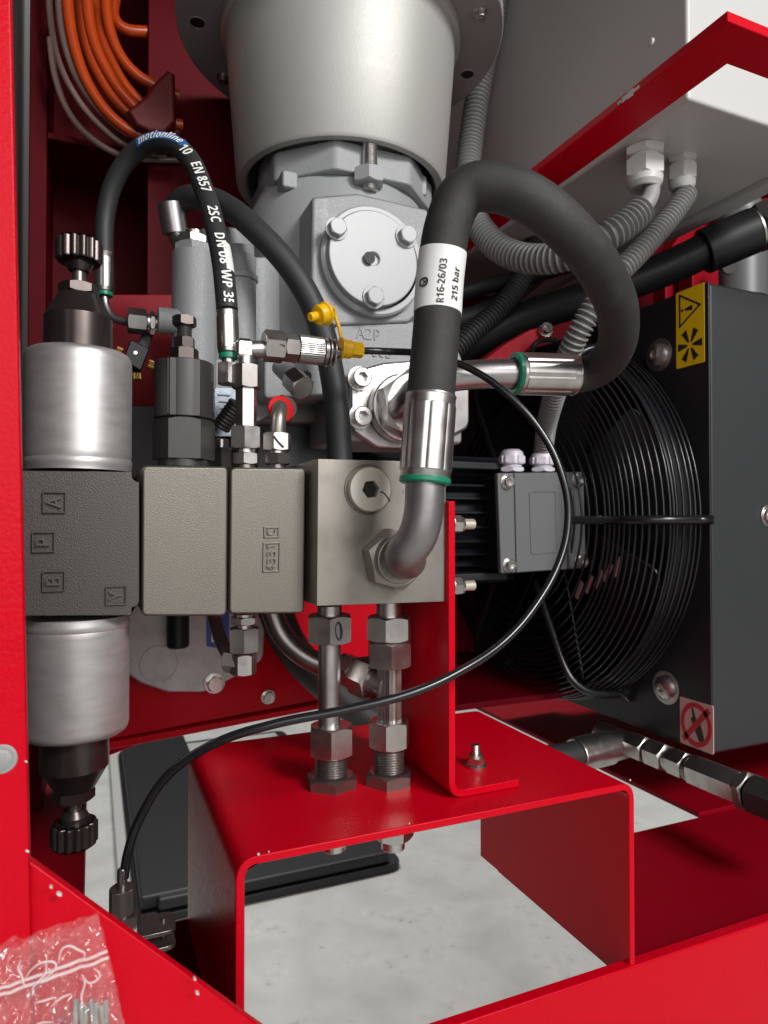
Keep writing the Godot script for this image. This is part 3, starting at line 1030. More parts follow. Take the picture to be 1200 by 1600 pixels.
	ring(m, ax(P(249, 1037, -0.661), Vector3(0, 0, 1)), W(26, 249, -0.66), W(30, 249, -0.66), 0.002, 0.0006, 40)
	part(pl, "boss_ring", m, mats["motor_plate"])
	m = MB.new()
	plate(m, [323, 950, 358, 950, 358, 1006, 350, 1014, 323, 1010], -0.6585, 0.0014, 0.001, 0.0003)
	part(pl, "sticker", m, mats["blue_label"])
	m = MB.new()
	plate(m, [330, 956, 334, 956, 334, 1004, 330, 1004], -0.6582, 0.0014, 0.0, 0.0002)
	part(pl, "sticker_print", m, mats["print_white"])
	m = MB.new()
	cyl(m, ax(P(278, 1012, -0.645), P(278, 950, -0.645) - P(278, 1012, -0.645)), W(17, 278, -0.645), W(62, 278, -0.645), 0.002)
	part(pl, "black_cap", m, mats["black_plastic"])
	bolt_head(pl, P(335, 1067, -0.659), Vector3(0, 0, 1), W(13, 335, -0.66), "zinc", "hex")
	bolt_head(pl, P(419, 1089, -0.699), Vector3(0, 0, 1), W(9, 419, -0.70), "zinc", "socket")

func cooler() -> void:
	var e := P(1110, 815, -0.55)
	var X := e.x
	var Zf := -0.55
	var top := P(1105, 439, -0.55).y
	var bot := P(1116, 1180, -0.55).y
	var t := thing("oil_cooler", "black oil cooler box with a round wire fan guard and warning stickers", "oil cooler", Vector3(X + 0.1, bot, -0.8))
	var m := MB.new()
	bx(m, Vector3(X, bot, -1.045), Vector3(X + 0.004, top, Zf - 0.0005), 0.001)
	part(t, "side_sheet", m, mats["black_coat"])
	m = MB.new()
	bx(m, Vector3(X + 0.0003, bot, Zf - 0.05), Vector3(X + 0.40, top, Zf), 0.0045)
	var front := part(t, "front_sheet", m, mats["cooler_sheet"])
	bolt_head(front, P(1200, 806, Zf), Vector3(0, 0, 1), 0.010, "fitting_steel", "dome")
	m = MB.new()
	bx(m, Vector3(X + 0.0045, bot + 0.001, -1.045), Vector3(X + 0.39, top - 0.001, Zf - 0.051), 0.002)
	part(t, "core", m, mats["black_coat"])
	for s in [[1030, 555], [1041, 1074]]:
		var o := PX(s[0], s[1], X)
		m = MB.new()
		ring(m, ax(o, Vector3(-1, 0, 0)), 0.006, 0.020, 0.0012)
		lathe(m, ax(o, Vector3(-1, 0, 0)), [Vector2(0.014, 0.001), Vector2(0.0135, 0.006), Vector2(0.010, 0.009), Vector2(0.005, 0.010), Vector2(0.0045, 0.007), Vector2(0, 0.007)])
		part(t, "bolt", m, mats["fitting_steel"])
	# wire guard: rings and six spokes that follow the same bowl
	var zc := -0.808
	var yc := C.y + 0.002
	var shape := [[0.006, 0.250], [0.022, 0.251], [0.040, 0.249], [0.054, 0.244], [0.066, 0.235], [0.073, 0.222], [0.0765, 0.208], [0.078, 0.194], [0.079, 0.180], [0.079, 0.110]]
	var prof := []
	for k in 9:
		var steps := 2 if k < 8 else 5
		for q in steps:
			var u := float(q) / steps
			prof.append([lerpf(shape[k][0], shape[k + 1][0], u), lerpf(shape[k][1], shape[k + 1][1], u)])
	for q in prof:
		var pts := PackedVector3Array()
		for k in 73:
			var a := TAU * k / 72
			pts.append(Vector3(X - q[0], yc + q[1] * sin(a), zc + q[1] * cos(a)))
		m = MB.new()
		tube(m, pts, 0.0015, 8)
		part(t, "guard_ring", m, mats["black_gloss"])
	for k in 6:
		var a := TAU * k / 6 + 0.0
		var pts := []
		var rad := Vector3(0, sin(a), cos(a))
		var c := Vector3(X, yc, zc)
		pts.append(c + rad * 0.266 + Vector3(-0.004, 0, 0))
		pts.append(c + rad * 0.257 + Vector3(-0.012, 0, 0))
		pts.append(c + rad * 0.2545 + Vector3(-0.034, 0, 0))
		pts.append(c + rad * 0.245 + Vector3(-0.064, 0, 0))
		pts.append(c + rad * 0.222 + Vector3(-0.080, 0, 0))
		pts.append(c + rad * 0.16 + Vector3(-0.083, 0, 0))
		pts.append(c + rad * 0.095 + Vector3(-0.083, 0, 0))
		m = MB.new()
		tube(m, spline(pts, 0.006), 0.0052, 12)
		part(t, "guard_spoke", m, mats["black_gloss"])
	# fan behind the guard
	var fan := Node3D.new()
	m = MB.new()
	cyl(m, ax(Vector3(X - 0.03, yc, zc), Vector3(-1, 0, 0)), 0.06, 0.025, 0.004)
	var hub := part(t, "fan_hub", m, mats["motor_black"])
	fan.free()
	for k in 7:
		var a := TAU * k / 7 + 0.2
		m = MB.new()
		var tr := Transform3D(Basis(Vector3(1, 0, 0), a), Vector3(X - 0.018, yc, zc)) * Transform3D(Basis(Vector3(0, 1, 0), 0.55), Vector3.ZERO)
		extr(m, tr * Transform3D(Basis(Vector3(0, 0, 1), Vector3(0, 1, 0), Vector3(-1, 0, 0)), Vector3.ZERO), rounded([Vector2(-0.03, 0.05), Vector2(0.03, 0.05), Vector2(0.05, 0.225), Vector2(-0.045, 0.225)], 0.012, 4), 0.003, 0.001)
		part(hub, "fan_blade", m, mats["fan_plastic"])
	m = MB.new()
	ring(m, ax(Vector3(X + 0.0, yc, zc), Vector3(-1, 0, 0)), 0.232, 0.236, 0.03, 0.001, 64)
	part(t, "shroud", m, mats["black_coat"])
	for k in 5:
		var so := PX(905 + k * 15, 922 - k * 9, X - 0.034)
		m = MB.new()
		box(m, Transform3D(Basis(Vector3(1, 0, 0), 0.5), so), Vector3(0.001, 0.026, 0.007), 0.0003)
		part(t, "striped_mark", m, mats["label_pink"])
	# print on the side sheet
	label_yellow(t, X)
	label_pink(t, X)
	# ---- fan motor with its terminal box
	var mo := thing("fan_motor", "black finned electric fan motor with a grey terminal box on its side", "electric motor", Vector3(0.45, yc - 0.1, zc))
	m = MB.new()
	cyl(m, ax(Vector3(0.29, yc, zc), Vector3(1, 0, 0)), 0.072, 0.268, 0.004, 40)
	part(mo, "motor_body", m, mats["motor_black"])
	for k in 30:
		var a := TAU * k / 30
		m = MB.new()
		box(m, Transform3D(Basis(Vector3(1, 0, 0), a), Vector3(0.415, yc, zc)) * at(Vector3(0, 0.078, 0)), Vector3(0.215, 0.018, 0.0035), 0.001)
		part(mo, "cooling_fin", m, mats["motor_black"])
	m = MB.new()
	cyl(m, ax(Vector3(0.285, yc, zc), Vector3(1, 0, 0)), 0.090, 0.02, 0.004, 40)
	part(mo, "end_shield", m, mats["motor_black"])
	for py in [727.0, 902.0]:
		m = MB.new()
		var o := P(740, py, zc + 0.09)
		bx(m, o + Vector3(-0.06, -0.005, -0.02), o + Vector3(0.05, 0.005, 0.0), 0.002)
		part(mo, "mounting_ear", m, mats["black_coat"])
	var zb := -0.69
	m = MB.new()
	plate(m, [777, 739, 913, 737, 917, 888, 783, 897], zb, 0.008, 0.004, 0.002)
	var lid := part(mo, "terminal_box_lid", m, mats["box_grey"])
	m = MB.new()
	plate(m, [782, 744, 909, 742, 912, 884, 788, 892], zb - 0.0085, 0.05, 0.003, 0.002)
	part(mo, "terminal_box", m, mats["black_coat"])
	m = MB.new()
	plate(m, [802.5, 739.5, 804.5, 739.5, 808, 895, 806, 895], zb + 0.0006, 0.0012, 0.0, 0.0002)
	part(lid, "seam", m, mats["dark_hole"])
	m = MB.new()
	plate(m, [884, 739.5, 886, 739.5, 889, 890, 887, 890], zb + 0.0006, 0.0012, 0.0, 0.0002)
	part(lid, "seam", m, mats["dark_hole"])
	m = MB.new()
	var ro := rounded(flat([827, 768, 868, 768, 870, 862, 830, 866], zb), 0.004, 4)
	var fw := PackedVector3Array()
	for p in ro: fw.append(Vector3(p.x, p.y, zb + 0.0002))
	fw.append(fw[0])
	tube(m, fw, 0.0009, 8)
	part(lid, "raised_outline", m, mats["box_grey"])
	for s in [[792, 753], [903, 750], [795, 883], [907, 877]]:
		bolt_head(lid, P(s[0], s[1], zb), Vector3(0, 0, 1), W(9, s[0], zb), "zinc", "socket", "screw")
	# cable glands on the terminal box
	gland("cable_gland", "white domed blind cable gland on the black terminal box, beside the conduit", 800, -0.712, 702, 738, 38, "gland_white")
	gland("cable_gland", "white cable gland on the terminal box that takes the grey conduit", 848, -0.712, 706, 738, 38, "gland_white")

func gland(called: String, label: String, px: float, z: float, p0: float, p1: float, w: float, mt: String) -> void:
	var g := thing(called, label, "cable gland", P(px, p1, z), "cable glands")
	var h := p1 - p0
	col(g, px, z, [["foot", "hex", p1 - h * 0.22, p1, w * 0.98, mt, 0.5], ["neck", "cyl", p1 - h * 0.35, p1 - h * 0.22, w * 0.8, mt]])
	var m := MB.new()
	var b := P(px, p1 - h * 0.35, z)
	b.x = P(px, 815, z).x
	var r := W(w * 0.5, px, z)
	var hh := W(h * 0.65, px, z)
	lathe(m, at(b), [Vector2(0, 0), Vector2(r * 0.98, 0), Vector2(r, hh * 0.08), Vector2(r * 0.97, hh * 0.55), Vector2(r * 0.86, hh * 0.84), Vector2(r * 0.62, hh * 0.98), Vector2(0, hh)])
	for k in 6:
		box(m, at(b) * Transform3D(Basis(Vector3.UP, k * TAU / 6 + 0.3), Vector3.ZERO) * at(Vector3(0, hh * 0.3, r * 0.82)), Vector3(r * 0.8, hh * 0.5, r * 0.42), r * 0.06)
	part(g, "cap", m, mats[mt])

func label_yellow(t: Node3D, X: float) -> void:
	# the sticker lies on the side sheet, so its outline is taken on that plane: u runs to the front, v upwards
	var a := PX(1057, 512, X)
	var b := PX(1101, 505, X)
	var yt := PX(1101, 441, X).y
	var yb := PX(1103, 565, X).y
	var z0 := a.z
	var z1 := b.z
	var f := Transform3D(Basis(Vector3(0, 0, 1), Vector3(0, 1, 0), Vector3(-1, 0, 0)), Vector3(X - 0.0006, (yt + yb) * 0.5, (z0 + z1) * 0.5))
	var w := (z1 - z0)
	var h := (yt - yb)
	var m := MB.new()
	extr(m, f, rounded([Vector2(-w / 2, -h / 2), Vector2(w / 2, -h / 2), Vector2(w / 2, h / 2), Vector2(-w / 2, h / 2)], 0.002, 3), 0.0012, 0.0001)
	var l := part(t, "warning_sticker", m, mats["yellow_label"], "yellow warning sticker with a triangle and a fan symbol")
	var f2 := f.translated_local(Vector3(0, 0, 0.0003))
	# triangle outline lying on its side, apex to the front
	m = MB.new()
	var c := Vector2(-w * 0.02, h * 0.24)
	var tri := [Vector2(-w * 0.34, h * 0.21), Vector2(-w * 0.34, -h * 0.20), Vector2(w * 0.38, h * 0.0)]
	for k in 3:
		var p: Vector2 = c + tri[k]
		var q: Vector2 = c + tri[(k + 1) % 3]
		var d := (q - p).normalized()
		var n := Vector2(-d.y, d.x) * w * 0.028
		extr(m, f2, PackedVector2Array([p - n - d * w * 0.03, q - n + d * w * 0.03, q + n + d * w * 0.03, p + n - d * w * 0.03]), 0.0003, 0.00004)
	part(l, "triangle_print", m, mats["label_black"])
	m = MB.new()
	extr(m, f2, circle(c + Vector2(-w * 0.25, 0), w * 0.045, 14), 0.0003, 0.00004)
	extr(m, f2, rounded([c + Vector2(-w * 0.16, -h * 0.012), c + Vector2(w * 0.12, -h * 0.035), c + Vector2(w * 0.12, h * 0.035), c + Vector2(-w * 0.16, h * 0.012)], w * 0.04, 4), 0.0003, 0.00004)
	part(l, "exclamation_print", m, mats["label_black"])
	m = MB.new()
	var fc := Vector2(0.0, -h * 0.235)
	for k in 6:
		var an := TAU * k / 6 + 0.0
		var d := Vector2.from_angle(an)
		var s := Vector2(-d.y, d.x)
		var sy := Vector2(1.0, 1.12)
		extr(m, f2, PackedVector2Array([fc + (d * w * 0.09 - s * w * 0.025) * sy, fc + (d * w * 0.43 - s * w * 0.10) * sy, fc + (d * w * 0.43 + s * w * 0.10) * sy, fc + (d * w * 0.09 + s * w * 0.025) * sy]), 0.0003, 0.00004)
	part(l, "fan_print", m, mats["label_black"])

func label_pink(t: Node3D, X: float) -> void:
	var z0 := PX(1063, 1130, X).z
	var z1 := PX(1115, 1140, X).z
	var yt := PX(1090, 1096, X).y
	var yb := PX(1090, 1170, X).y
	var w := z1 - z0
	var h := yt - yb
	var f := Transform3D(Basis(Vector3(0, 0, 1), Vector3(0, 1, 0), Vector3(-1, 0, 0)), Vector3(X - 0.0006, (yt + yb) * 0.5, (z0 + z1) * 0.5))
	var m := MB.new()
	extr(m, f, rounded([Vector2(-w / 2, -h / 2), Vector2(w / 2, -h / 2), Vector2(w / 2, h / 2), Vector2(-w / 2, h / 2)], 0.002, 3), 0.0012, 0.0001)
	var l := part(t, "prohibition_sticker", m, mats["label_pink"], "square sticker with a red ring and slash over a black hand")
	var f2 := f.translated_local(Vector3(0, 0, 0.0003))
	m = MB.new()
	var hand := [Vector2(0.10, -0.34), Vector2(0.24, -0.30), Vector2(0.22, -0.18), Vector2(0.12, 0.06), Vector2(0.0, 0.12), Vector2(-0.10, 0.36), Vector2(-0.14, 0.34), Vector2(-0.09, 0.12), Vector2(-0.17, 0.12), Vector2(-0.13, 0.04), Vector2(-0.04, -0.04), Vector2(-0.02, -0.16)]
	extr(m, f2, rounded(hand.map(func(v): return v * Vector2(w, h)), 0.0012, 2), 0.0003, 0.00004)
	part(l, "hand_print", m, mats["label_black"])
	m = MB.new()
	var f3 := f.translated_local(Vector3(0, 0, 0.0005))
	for k in 32:
		var a0 := TAU * k / 32
		var a1 := TAU * (k + 1) / 32
		var p0 := Vector2(cos(a0) * w, sin(a0) * h)
		var p1 := Vector2(cos(a1) * w, sin(a1) * h)
		extr(m, f3, PackedVector2Array([p0 * 0.36, p0 * 0.465, p1 * 0.465, p1 * 0.36]), 0.0004, 0.00002)
	var d := Vector2(0.7 * w, 0.7 * h)
	var n := Vector2(-0.045 * w, 0.045 * h)
	extr(m, f3, PackedVector2Array([-d * 0.56 - n, d * 0.56 - n, d * 0.56 + n, -d * 0.56 + n]), 0.0003, 0.00002)
	part(l, "ring_print", m, mats["label_red"])

func cabinet() -> void:
	var y := C.y + 0.403
	var x0 := 0.5186
	var x1 := 0.735
	var t := thing("control_cabinet", "pale grey sheet metal control cabinet hanging at the upper right", "control cabinet", Vector3(0.62, y, -0.85))
	var m := MB.new()
	bx(m, Vector3(x0, y, -1.04), Vector3(x1, y + 0.62, -0.475), 0.004)
	part(t, "housing", m, mats["cabinet_grey"])
	m = MB.new()
	bx(m, Vector3(x1 - 0.012, y - 0.008, -1.04), Vector3(x1 + 0.012, y + 0.001, -0.475), 0.002)
	part(t, "bottom_lip", m, mats["cabinet_grey"])
	m = MB.new()
	lathe(m, ax(P(1018, 66, -0.50), Vector3(-1, 0, 0)), [Vector2(0, 0), Vector2(0.004, 0), Vector2(0.003, 0.002), Vector2(0, 0.0025)], 12)
	part(t, "rivet", m, mats["cabinet_grey"])
	# glands under it
	var zg := -0.557
	gland_down("cable_gland", "large pale grey cable gland under the cabinet, holding the thick cable", 1010, zg, 228, 296, 58, "gland_grey")
	gland_down("cable_gland", "smaller grey cable gland under the cabinet, right of the large one", 1069, zg, 240, 298, 42, "gland_grey")
	# flat red guard bar round the cabinet's lower front
	m = MB.new()
	var o := PackedVector2Array([Vector2(0.430, 0.90), Vector2(0.430, 0.357), Vector2(1.1, 0.357), Vector2(1.1, 0.392), Vector2(0.471, 0.392), Vector2(0.471, 0.90)])
	extr(m, Transform3D(Basis(Vector3(1, 0, 0), Vector3(0, 0, -1), Vector3(0, 1, 0)), Vector3(0, C.y + 0.3795, 0)), o, 0.0085, 0.0010)
	var bar := thing("guard_bar", "flat red steel bar bent at a right angle below the grey cabinet", "steel bar", Vector3(0.45, C.y + 0.37, -0.6))
	part(bar, "bar", m, mats["red_paint"])
	for s in [[0.449, 0.5], [0.456, 1.4], [0.463, 1.0], [0.468, 0.4]]:
		m = MB.new()
		box(m, at(Vector3(0.4300, C.y + 0.3745, -s[0])), Vector3(0.0012, 0.0036 * s[1] + 0.001, 0.007), 0.0003)
		part(bar, "paint_chip", m, mats["paint_chip"])

func gland_down(called: String, label: String, px: float, z: float, p0: float, p1: float, w: float, mt: String) -> void:
	var g := thing(called, label, "cable gland", P(px, p0, z), "cable glands")
	var h := p1 - p0
	col(g, px, z, [["washer", "cyl", p0, p0 + h * 0.08, w * 1.02, mt], ["body", "hex", p0 + h * 0.08, p0 + h * 0.30, w, mt, 0.7], ["neck", "cyl", p0 + h * 0.28, p0 + h * 0.36, w * 0.86, mt], ["nut", "hex", p0 + h * 0.36, p0 + h * 0.78, w, mt, 0.7]])
	var m := MB.new()
	var b := P(px, p0 + h * 0.76, z)
	b.x = P(px, 815, z).x
	var r := W(w * 0.5, px, z)
	var hh := W(h * 0.24, px, z)
	lathe(m, ax(b, Vector3.DOWN), [Vector2(0, 0), Vector2(r * 0.96, 0), Vector2(r * 0.92, hh * 0.6), Vector2(r * 0.72, hh), Vector2(r * 0.55, hh), Vector2(r * 0.5, hh * 0.6), Vector2(0, hh * 0.6)])
	part(g, "dome", m, mats[mt])

func valves() -> void:
	var zf := -0.452
	var t := thing("directional_valve", "dark cast valve body with letters and two silver solenoids, at the far left", "hydraulic valve", P(125, 850, -0.49))
	var m := MB.new()
	plate(m, [34, 735, 206, 737, 209, 748, 218, 754, 218, 940, 214, 948, 207, 950, 207, 962, 38, 963], zf, 0.075, 0.001, 0.0012)
	part(t, "body", m, mats["valve_iron"])
	m = MB.new()
	plate(m, [33, 664, 52, 664, 52, 736, 33, 736], -0.49, 0.04, 0.002, 0.001)
	part(t, "plug", m, mats["black_oxide"])
	for s in [["A", 85, 785, 34], ["P", 68, 847, 33], ["B", 84, 908, 33], ["Y", 181, 930, 31]]:
		var o := P(s[1], s[2], zf)
		var w := W(s[3], s[1], zf)
		m = MB.new()
		for k in 4:
			var d := Vector2.from_angle(k * TAU / 4)
			var e := Vector2(-d.y, d.x)
			box(m, at(o + Vector3(d.x, d.y, 0) * w * 0.46), Vector3(absf(e.x) * w * 0.92 + w * 0.07, absf(e.y) * w * 0.92 + w * 0.07, 0.0042), 0.0006)
		flat_text(m, s[0], w * 0.84, 0.0046, Transform3D(Basis(Vector3(0, 0, 1), PI / 2), o), false)
		part(t, "port_letter", m, mats["valve_letter"])
	var zs := -0.486
	for k in 2:
		var upper := k == 0
		m = MB.new()
		var b := P(122, 737 if upper else 961, zs)
		b.x = P(122 if upper else 120, 815, zs).x
		var e := P(122, 552 if upper else 1144, zs)
		var L := absf(e.y - b.y)
		var r := W(78.0, 121, zs)
		lathe(m, ax(b, Vector3.UP if upper else Vector3.DOWN), [Vector2(0, 0), Vector2(r, 0), Vector2(r, L * 0.03), Vector2(r * 1.012, L * 0.05), Vector2(r * 1.012, L * 0.085), Vector2(r * 0.992, L * 0.10), Vector2(r * 1.004, L * 0.135), Vector2(r, L * 0.15), Vector2(r, L * 0.915), Vector2(r * 0.985, L * 0.955), Vector2(r * 0.955, L * 0.98), Vector2(r * 0.90, L * 0.996), Vector2(r * 0.84, L), Vector2(0, L)], 72)
		part(t, "solenoid", m, mats["aluminium"])
		if upper:
			solenoid_end(t, zs, 121, 557, 497, 462, 445, 414, 424, 411, 375, 1.0, 0)
		else:
			solenoid_end(t, zs, 119, 1140, 1198, 1230, 1249, 1282, 1264, 1282, 1320, 1.0, 1)
	# ---- two sandwich modules
	t = thing("sandwich_module", "wide grey cast valve module with a black adjuster on top, beside the lettered valve", "valve module", P(290, 850, -0.5), "cast valve modules")
	m = MB.new()
	plate(m, [222, 727, 357, 729, 355, 963, 221, 963], -0.45, 0.085, 0.004, 0.0018)
	part(t, "body", m, mats["module_iron"])
	col(t, 287, -0.495, [["collar", "cyl", 718, 732, 76, "black_oxide"], ["adjuster_body", "hex1", 655, 719, 87, "black_oxide", 0.62], ["adjuster_head", "cyl", 568, 656, 90, "black_oxide"], ["lock_nut", "hex", 545, 566, 41, "bronzed_steel", 0.5], ["nut", "hex", 528, 545, 31, "bronzed_steel", 0.3], ["thread", "thread", 508, 530, 23, "black_oxide"], ["screw_head", "hex", 495, 510, 35, "bronzed_steel", 0.4]])
	m = MB.new()
	var fo := P(287, 612, -0.495)
	fo.x = P(287, 815, -0.495).x
	box(m, Transform3D(Basis(Vector3.UP, -0.09), fo), Vector3(W(46, 287, -0.495), W(88, 287, -0.495), W(86, 287, -0.495)), 0.0008)
	part(t, "adjuster_flat", m, mats["black_oxide"])
	m = MB.new()
	box(m, Transform3D(Basis(Vector3.UP, -0.09), fo) * at(Vector3(-W(24.5, 287, -0.495), 0, W(38, 287, -0.495))), Vector3(W(4, 287, -0.495), W(84, 287, -0.495), W(8, 287, -0.495)), 0.0004)
	part(t, "adjuster_slot", m, mats["dark_hole"])
	t = thing("sandwich_module", "narrower grey cast valve module stamped with digits, next to the steel manifold", "valve module", P(420, 850, -0.5), "cast valve modules")
	m = MB.new()
	plate(m, [360, 730, 479, 731, 476, 959, 358, 960], -0.45, 0.085, 0.004, 0.0018)
	part(t, "body", m, mats["module_iron"])
	m = MB.new()
	var o := P(424, 870, -0.45)
	var fs := W(23, 424, -0.45)
	flat_text(m, "4331", fs * 0.86, 0.0038, Transform3D(Basis(Vector3(0, 0, 1), PI / 2), o), false)
	outline(m, [412, 849, 437, 848, 436, 892, 411, 893], -0.45, 0.0005)
	part(t, "cast_digits", m, mats["module_letter"])
	m = MB.new()
	flat_text(m, "C", fs * 0.8, 0.0038, Transform3D(Basis(Vector3(0, 0, 1), PI / 2), P(424, 832, -0.45)), false)
	outline(m, [413, 824, 435, 824, 435, 839, 413, 839], -0.45, 0.0005)
	part(t, "cast_letter", m, mats["module_letter"])

func outline(m: MB, pix: Array, z: float, r: float) -> void:
	var c := flat(pix, z)
	for k in c.size():
		var a := Vector3(c[k].x, c[k].y, z)
		var b := Vector3(c[(k + 1) % c.size()].x, c[(k + 1) % c.size()].y, z)
		box(m, Transform3D(Basis(Vector3(0, 0, 1), (b - a).signed_angle_to(Vector3.RIGHT, Vector3(0, 0, -1))), (a + b) * 0.5), Vector3(a.distance_to(b) + r * 2, r * 2, 0.0028), r * 0.5)

func solenoid_end(t: Node3D, z: float, px: float, y0: float, y1: float, y2: float, y3: float, s1: float, c0: float, c1: float, k1: float, _s: float, kind: int) -> void:
	var base := P(px, y0, z)
	base.x = P(px, 815, z).x
	var up := Vector3.UP if kind == 0 else Vector3.DOWN
	var h := func(py: float) -> float: return absf(P(px, py, z).y - base.y)
	var r := W(50, px, z)
	var rc := W(30, px, z)
	var m := MB.new()
	lathe(m, ax(base, up), [Vector2(0, 0), Vector2(r, 0), Vector2(r, h.call(y1) - 0.0006), Vector2(r - 0.0006, h.call(y1)), Vector2(rc, h.call(y2)), Vector2(rc * 0.86, h.call(y2)), Vector2(0, h.call(y2))], 56)
	part(t, "end_cap", m, mats["bronzed_steel"])
	m = MB.new()
	hexa(m, ax(base + up * h.call(y2), up), rc * 1.75, maxf(0.004, h.call(y3) - h.call(y2)), 0.4, 0.95)
	part(t, "cap_nut", m, mats["bronzed_steel"])
	m = MB.new()
	cyl(m, ax(base + up * h.call(y2), up), W(10, px, z), h.call(c1) - h.call(y2))
	part(t, "spindle", m, mats["dark_fitting"])
	m = MB.new()
	lathe(m, ax(base + up * h.call(c0), up), [Vector2(0, 0), Vector2(W(15, px, z), 0), Vector2(W(21, px, z), 0.004), Vector2(W(21, px, z), absf(h.call(c1) - h.call(c0)) + 0.004), Vector2(0, absf(h.call(c1) - h.call(c0)) + 0.004)], 32)
	part(t, "collar", m, mats["bronzed_steel"])
	m = MB.new()
	gear(m, ax(base + up * h.call(c1), up), W(30, px, z), W(34.5, px, z), 14, h.call(k1) - h.call(c1), 0.0016)
	part(t, "hand_knob", m, mats["bronzed_steel"])

func manifold() -> void:
	var zf := -0.43
	var t := thing("manifold_block", "bare steel manifold block with a round screw plug and a pipe elbow", "manifold block", P(596, 945, -0.48))
	var m := MB.new()
	plate(m, [497, 717, 697, 722, 695, 940, 495, 947], zf, 0.10, 0.0005, 0.0009)
	part(t, "block", m, mats["block_steel"])
	m = MB.new()
	var o := P(575, 765, zf)
	var r := W(36, 575, zf)
	ring(m, ax(o, Vector3(0, 0, 1)), r * 1.01, r * 1.10, 0.0008, 0.0003, 56)
	part(t, "plug_shade_ring", m, mats["dark_fitting"])  # dark ring painted in for the shadow round the plug
	m = MB.new()
	lathe(m, ax(o, Vector3(0, 0, 1)), [Vector2(r * 0.99, 0), Vector2(r * 0.99, 0.0042), Vector2(r * 0.93, 0.0052)], 64)
	hexhole(m, ax(o, Vector3(0, 0, 1), 0.15), r * 0.93, r * 0.70, 0.0052, 0.0062)
	var plug := part(t, "screw_plug", m, mats["plug_steel"])
	m = MB.new()
	cyl(m, ax(o + Vector3(0, 0, 0.0003), Vector3(0, 0, 1)), r * 0.42, 0.0005, 0.0001)
	part(plug, "socket_shade", m, mats["dark_hole"])  # dark disc painted in for the shade down the socket
	m = MB.new()
	var arc := PackedVector3Array()
	for k in 8:
		var u := k / 7.0
		arc.append(o + Vector3(r * (0.44 + 0.45 * u), -r * (0.10 + 0.42 * u * u), 0.00525))
	tube(m, arc, 0.0005, 6)
	part(plug, "pen_mark", m, mats["pen_ink"])
	m = MB.new()
	flat_text(m, "T", W(14, 636, zf), 0.0003, Transform3D(Basis(Vector3(0, 0, 1), PI / 2), P(634, 768, zf + 0.0001)), false)
	part(t, "stamped_letter", m, mats["dark_fitting"])

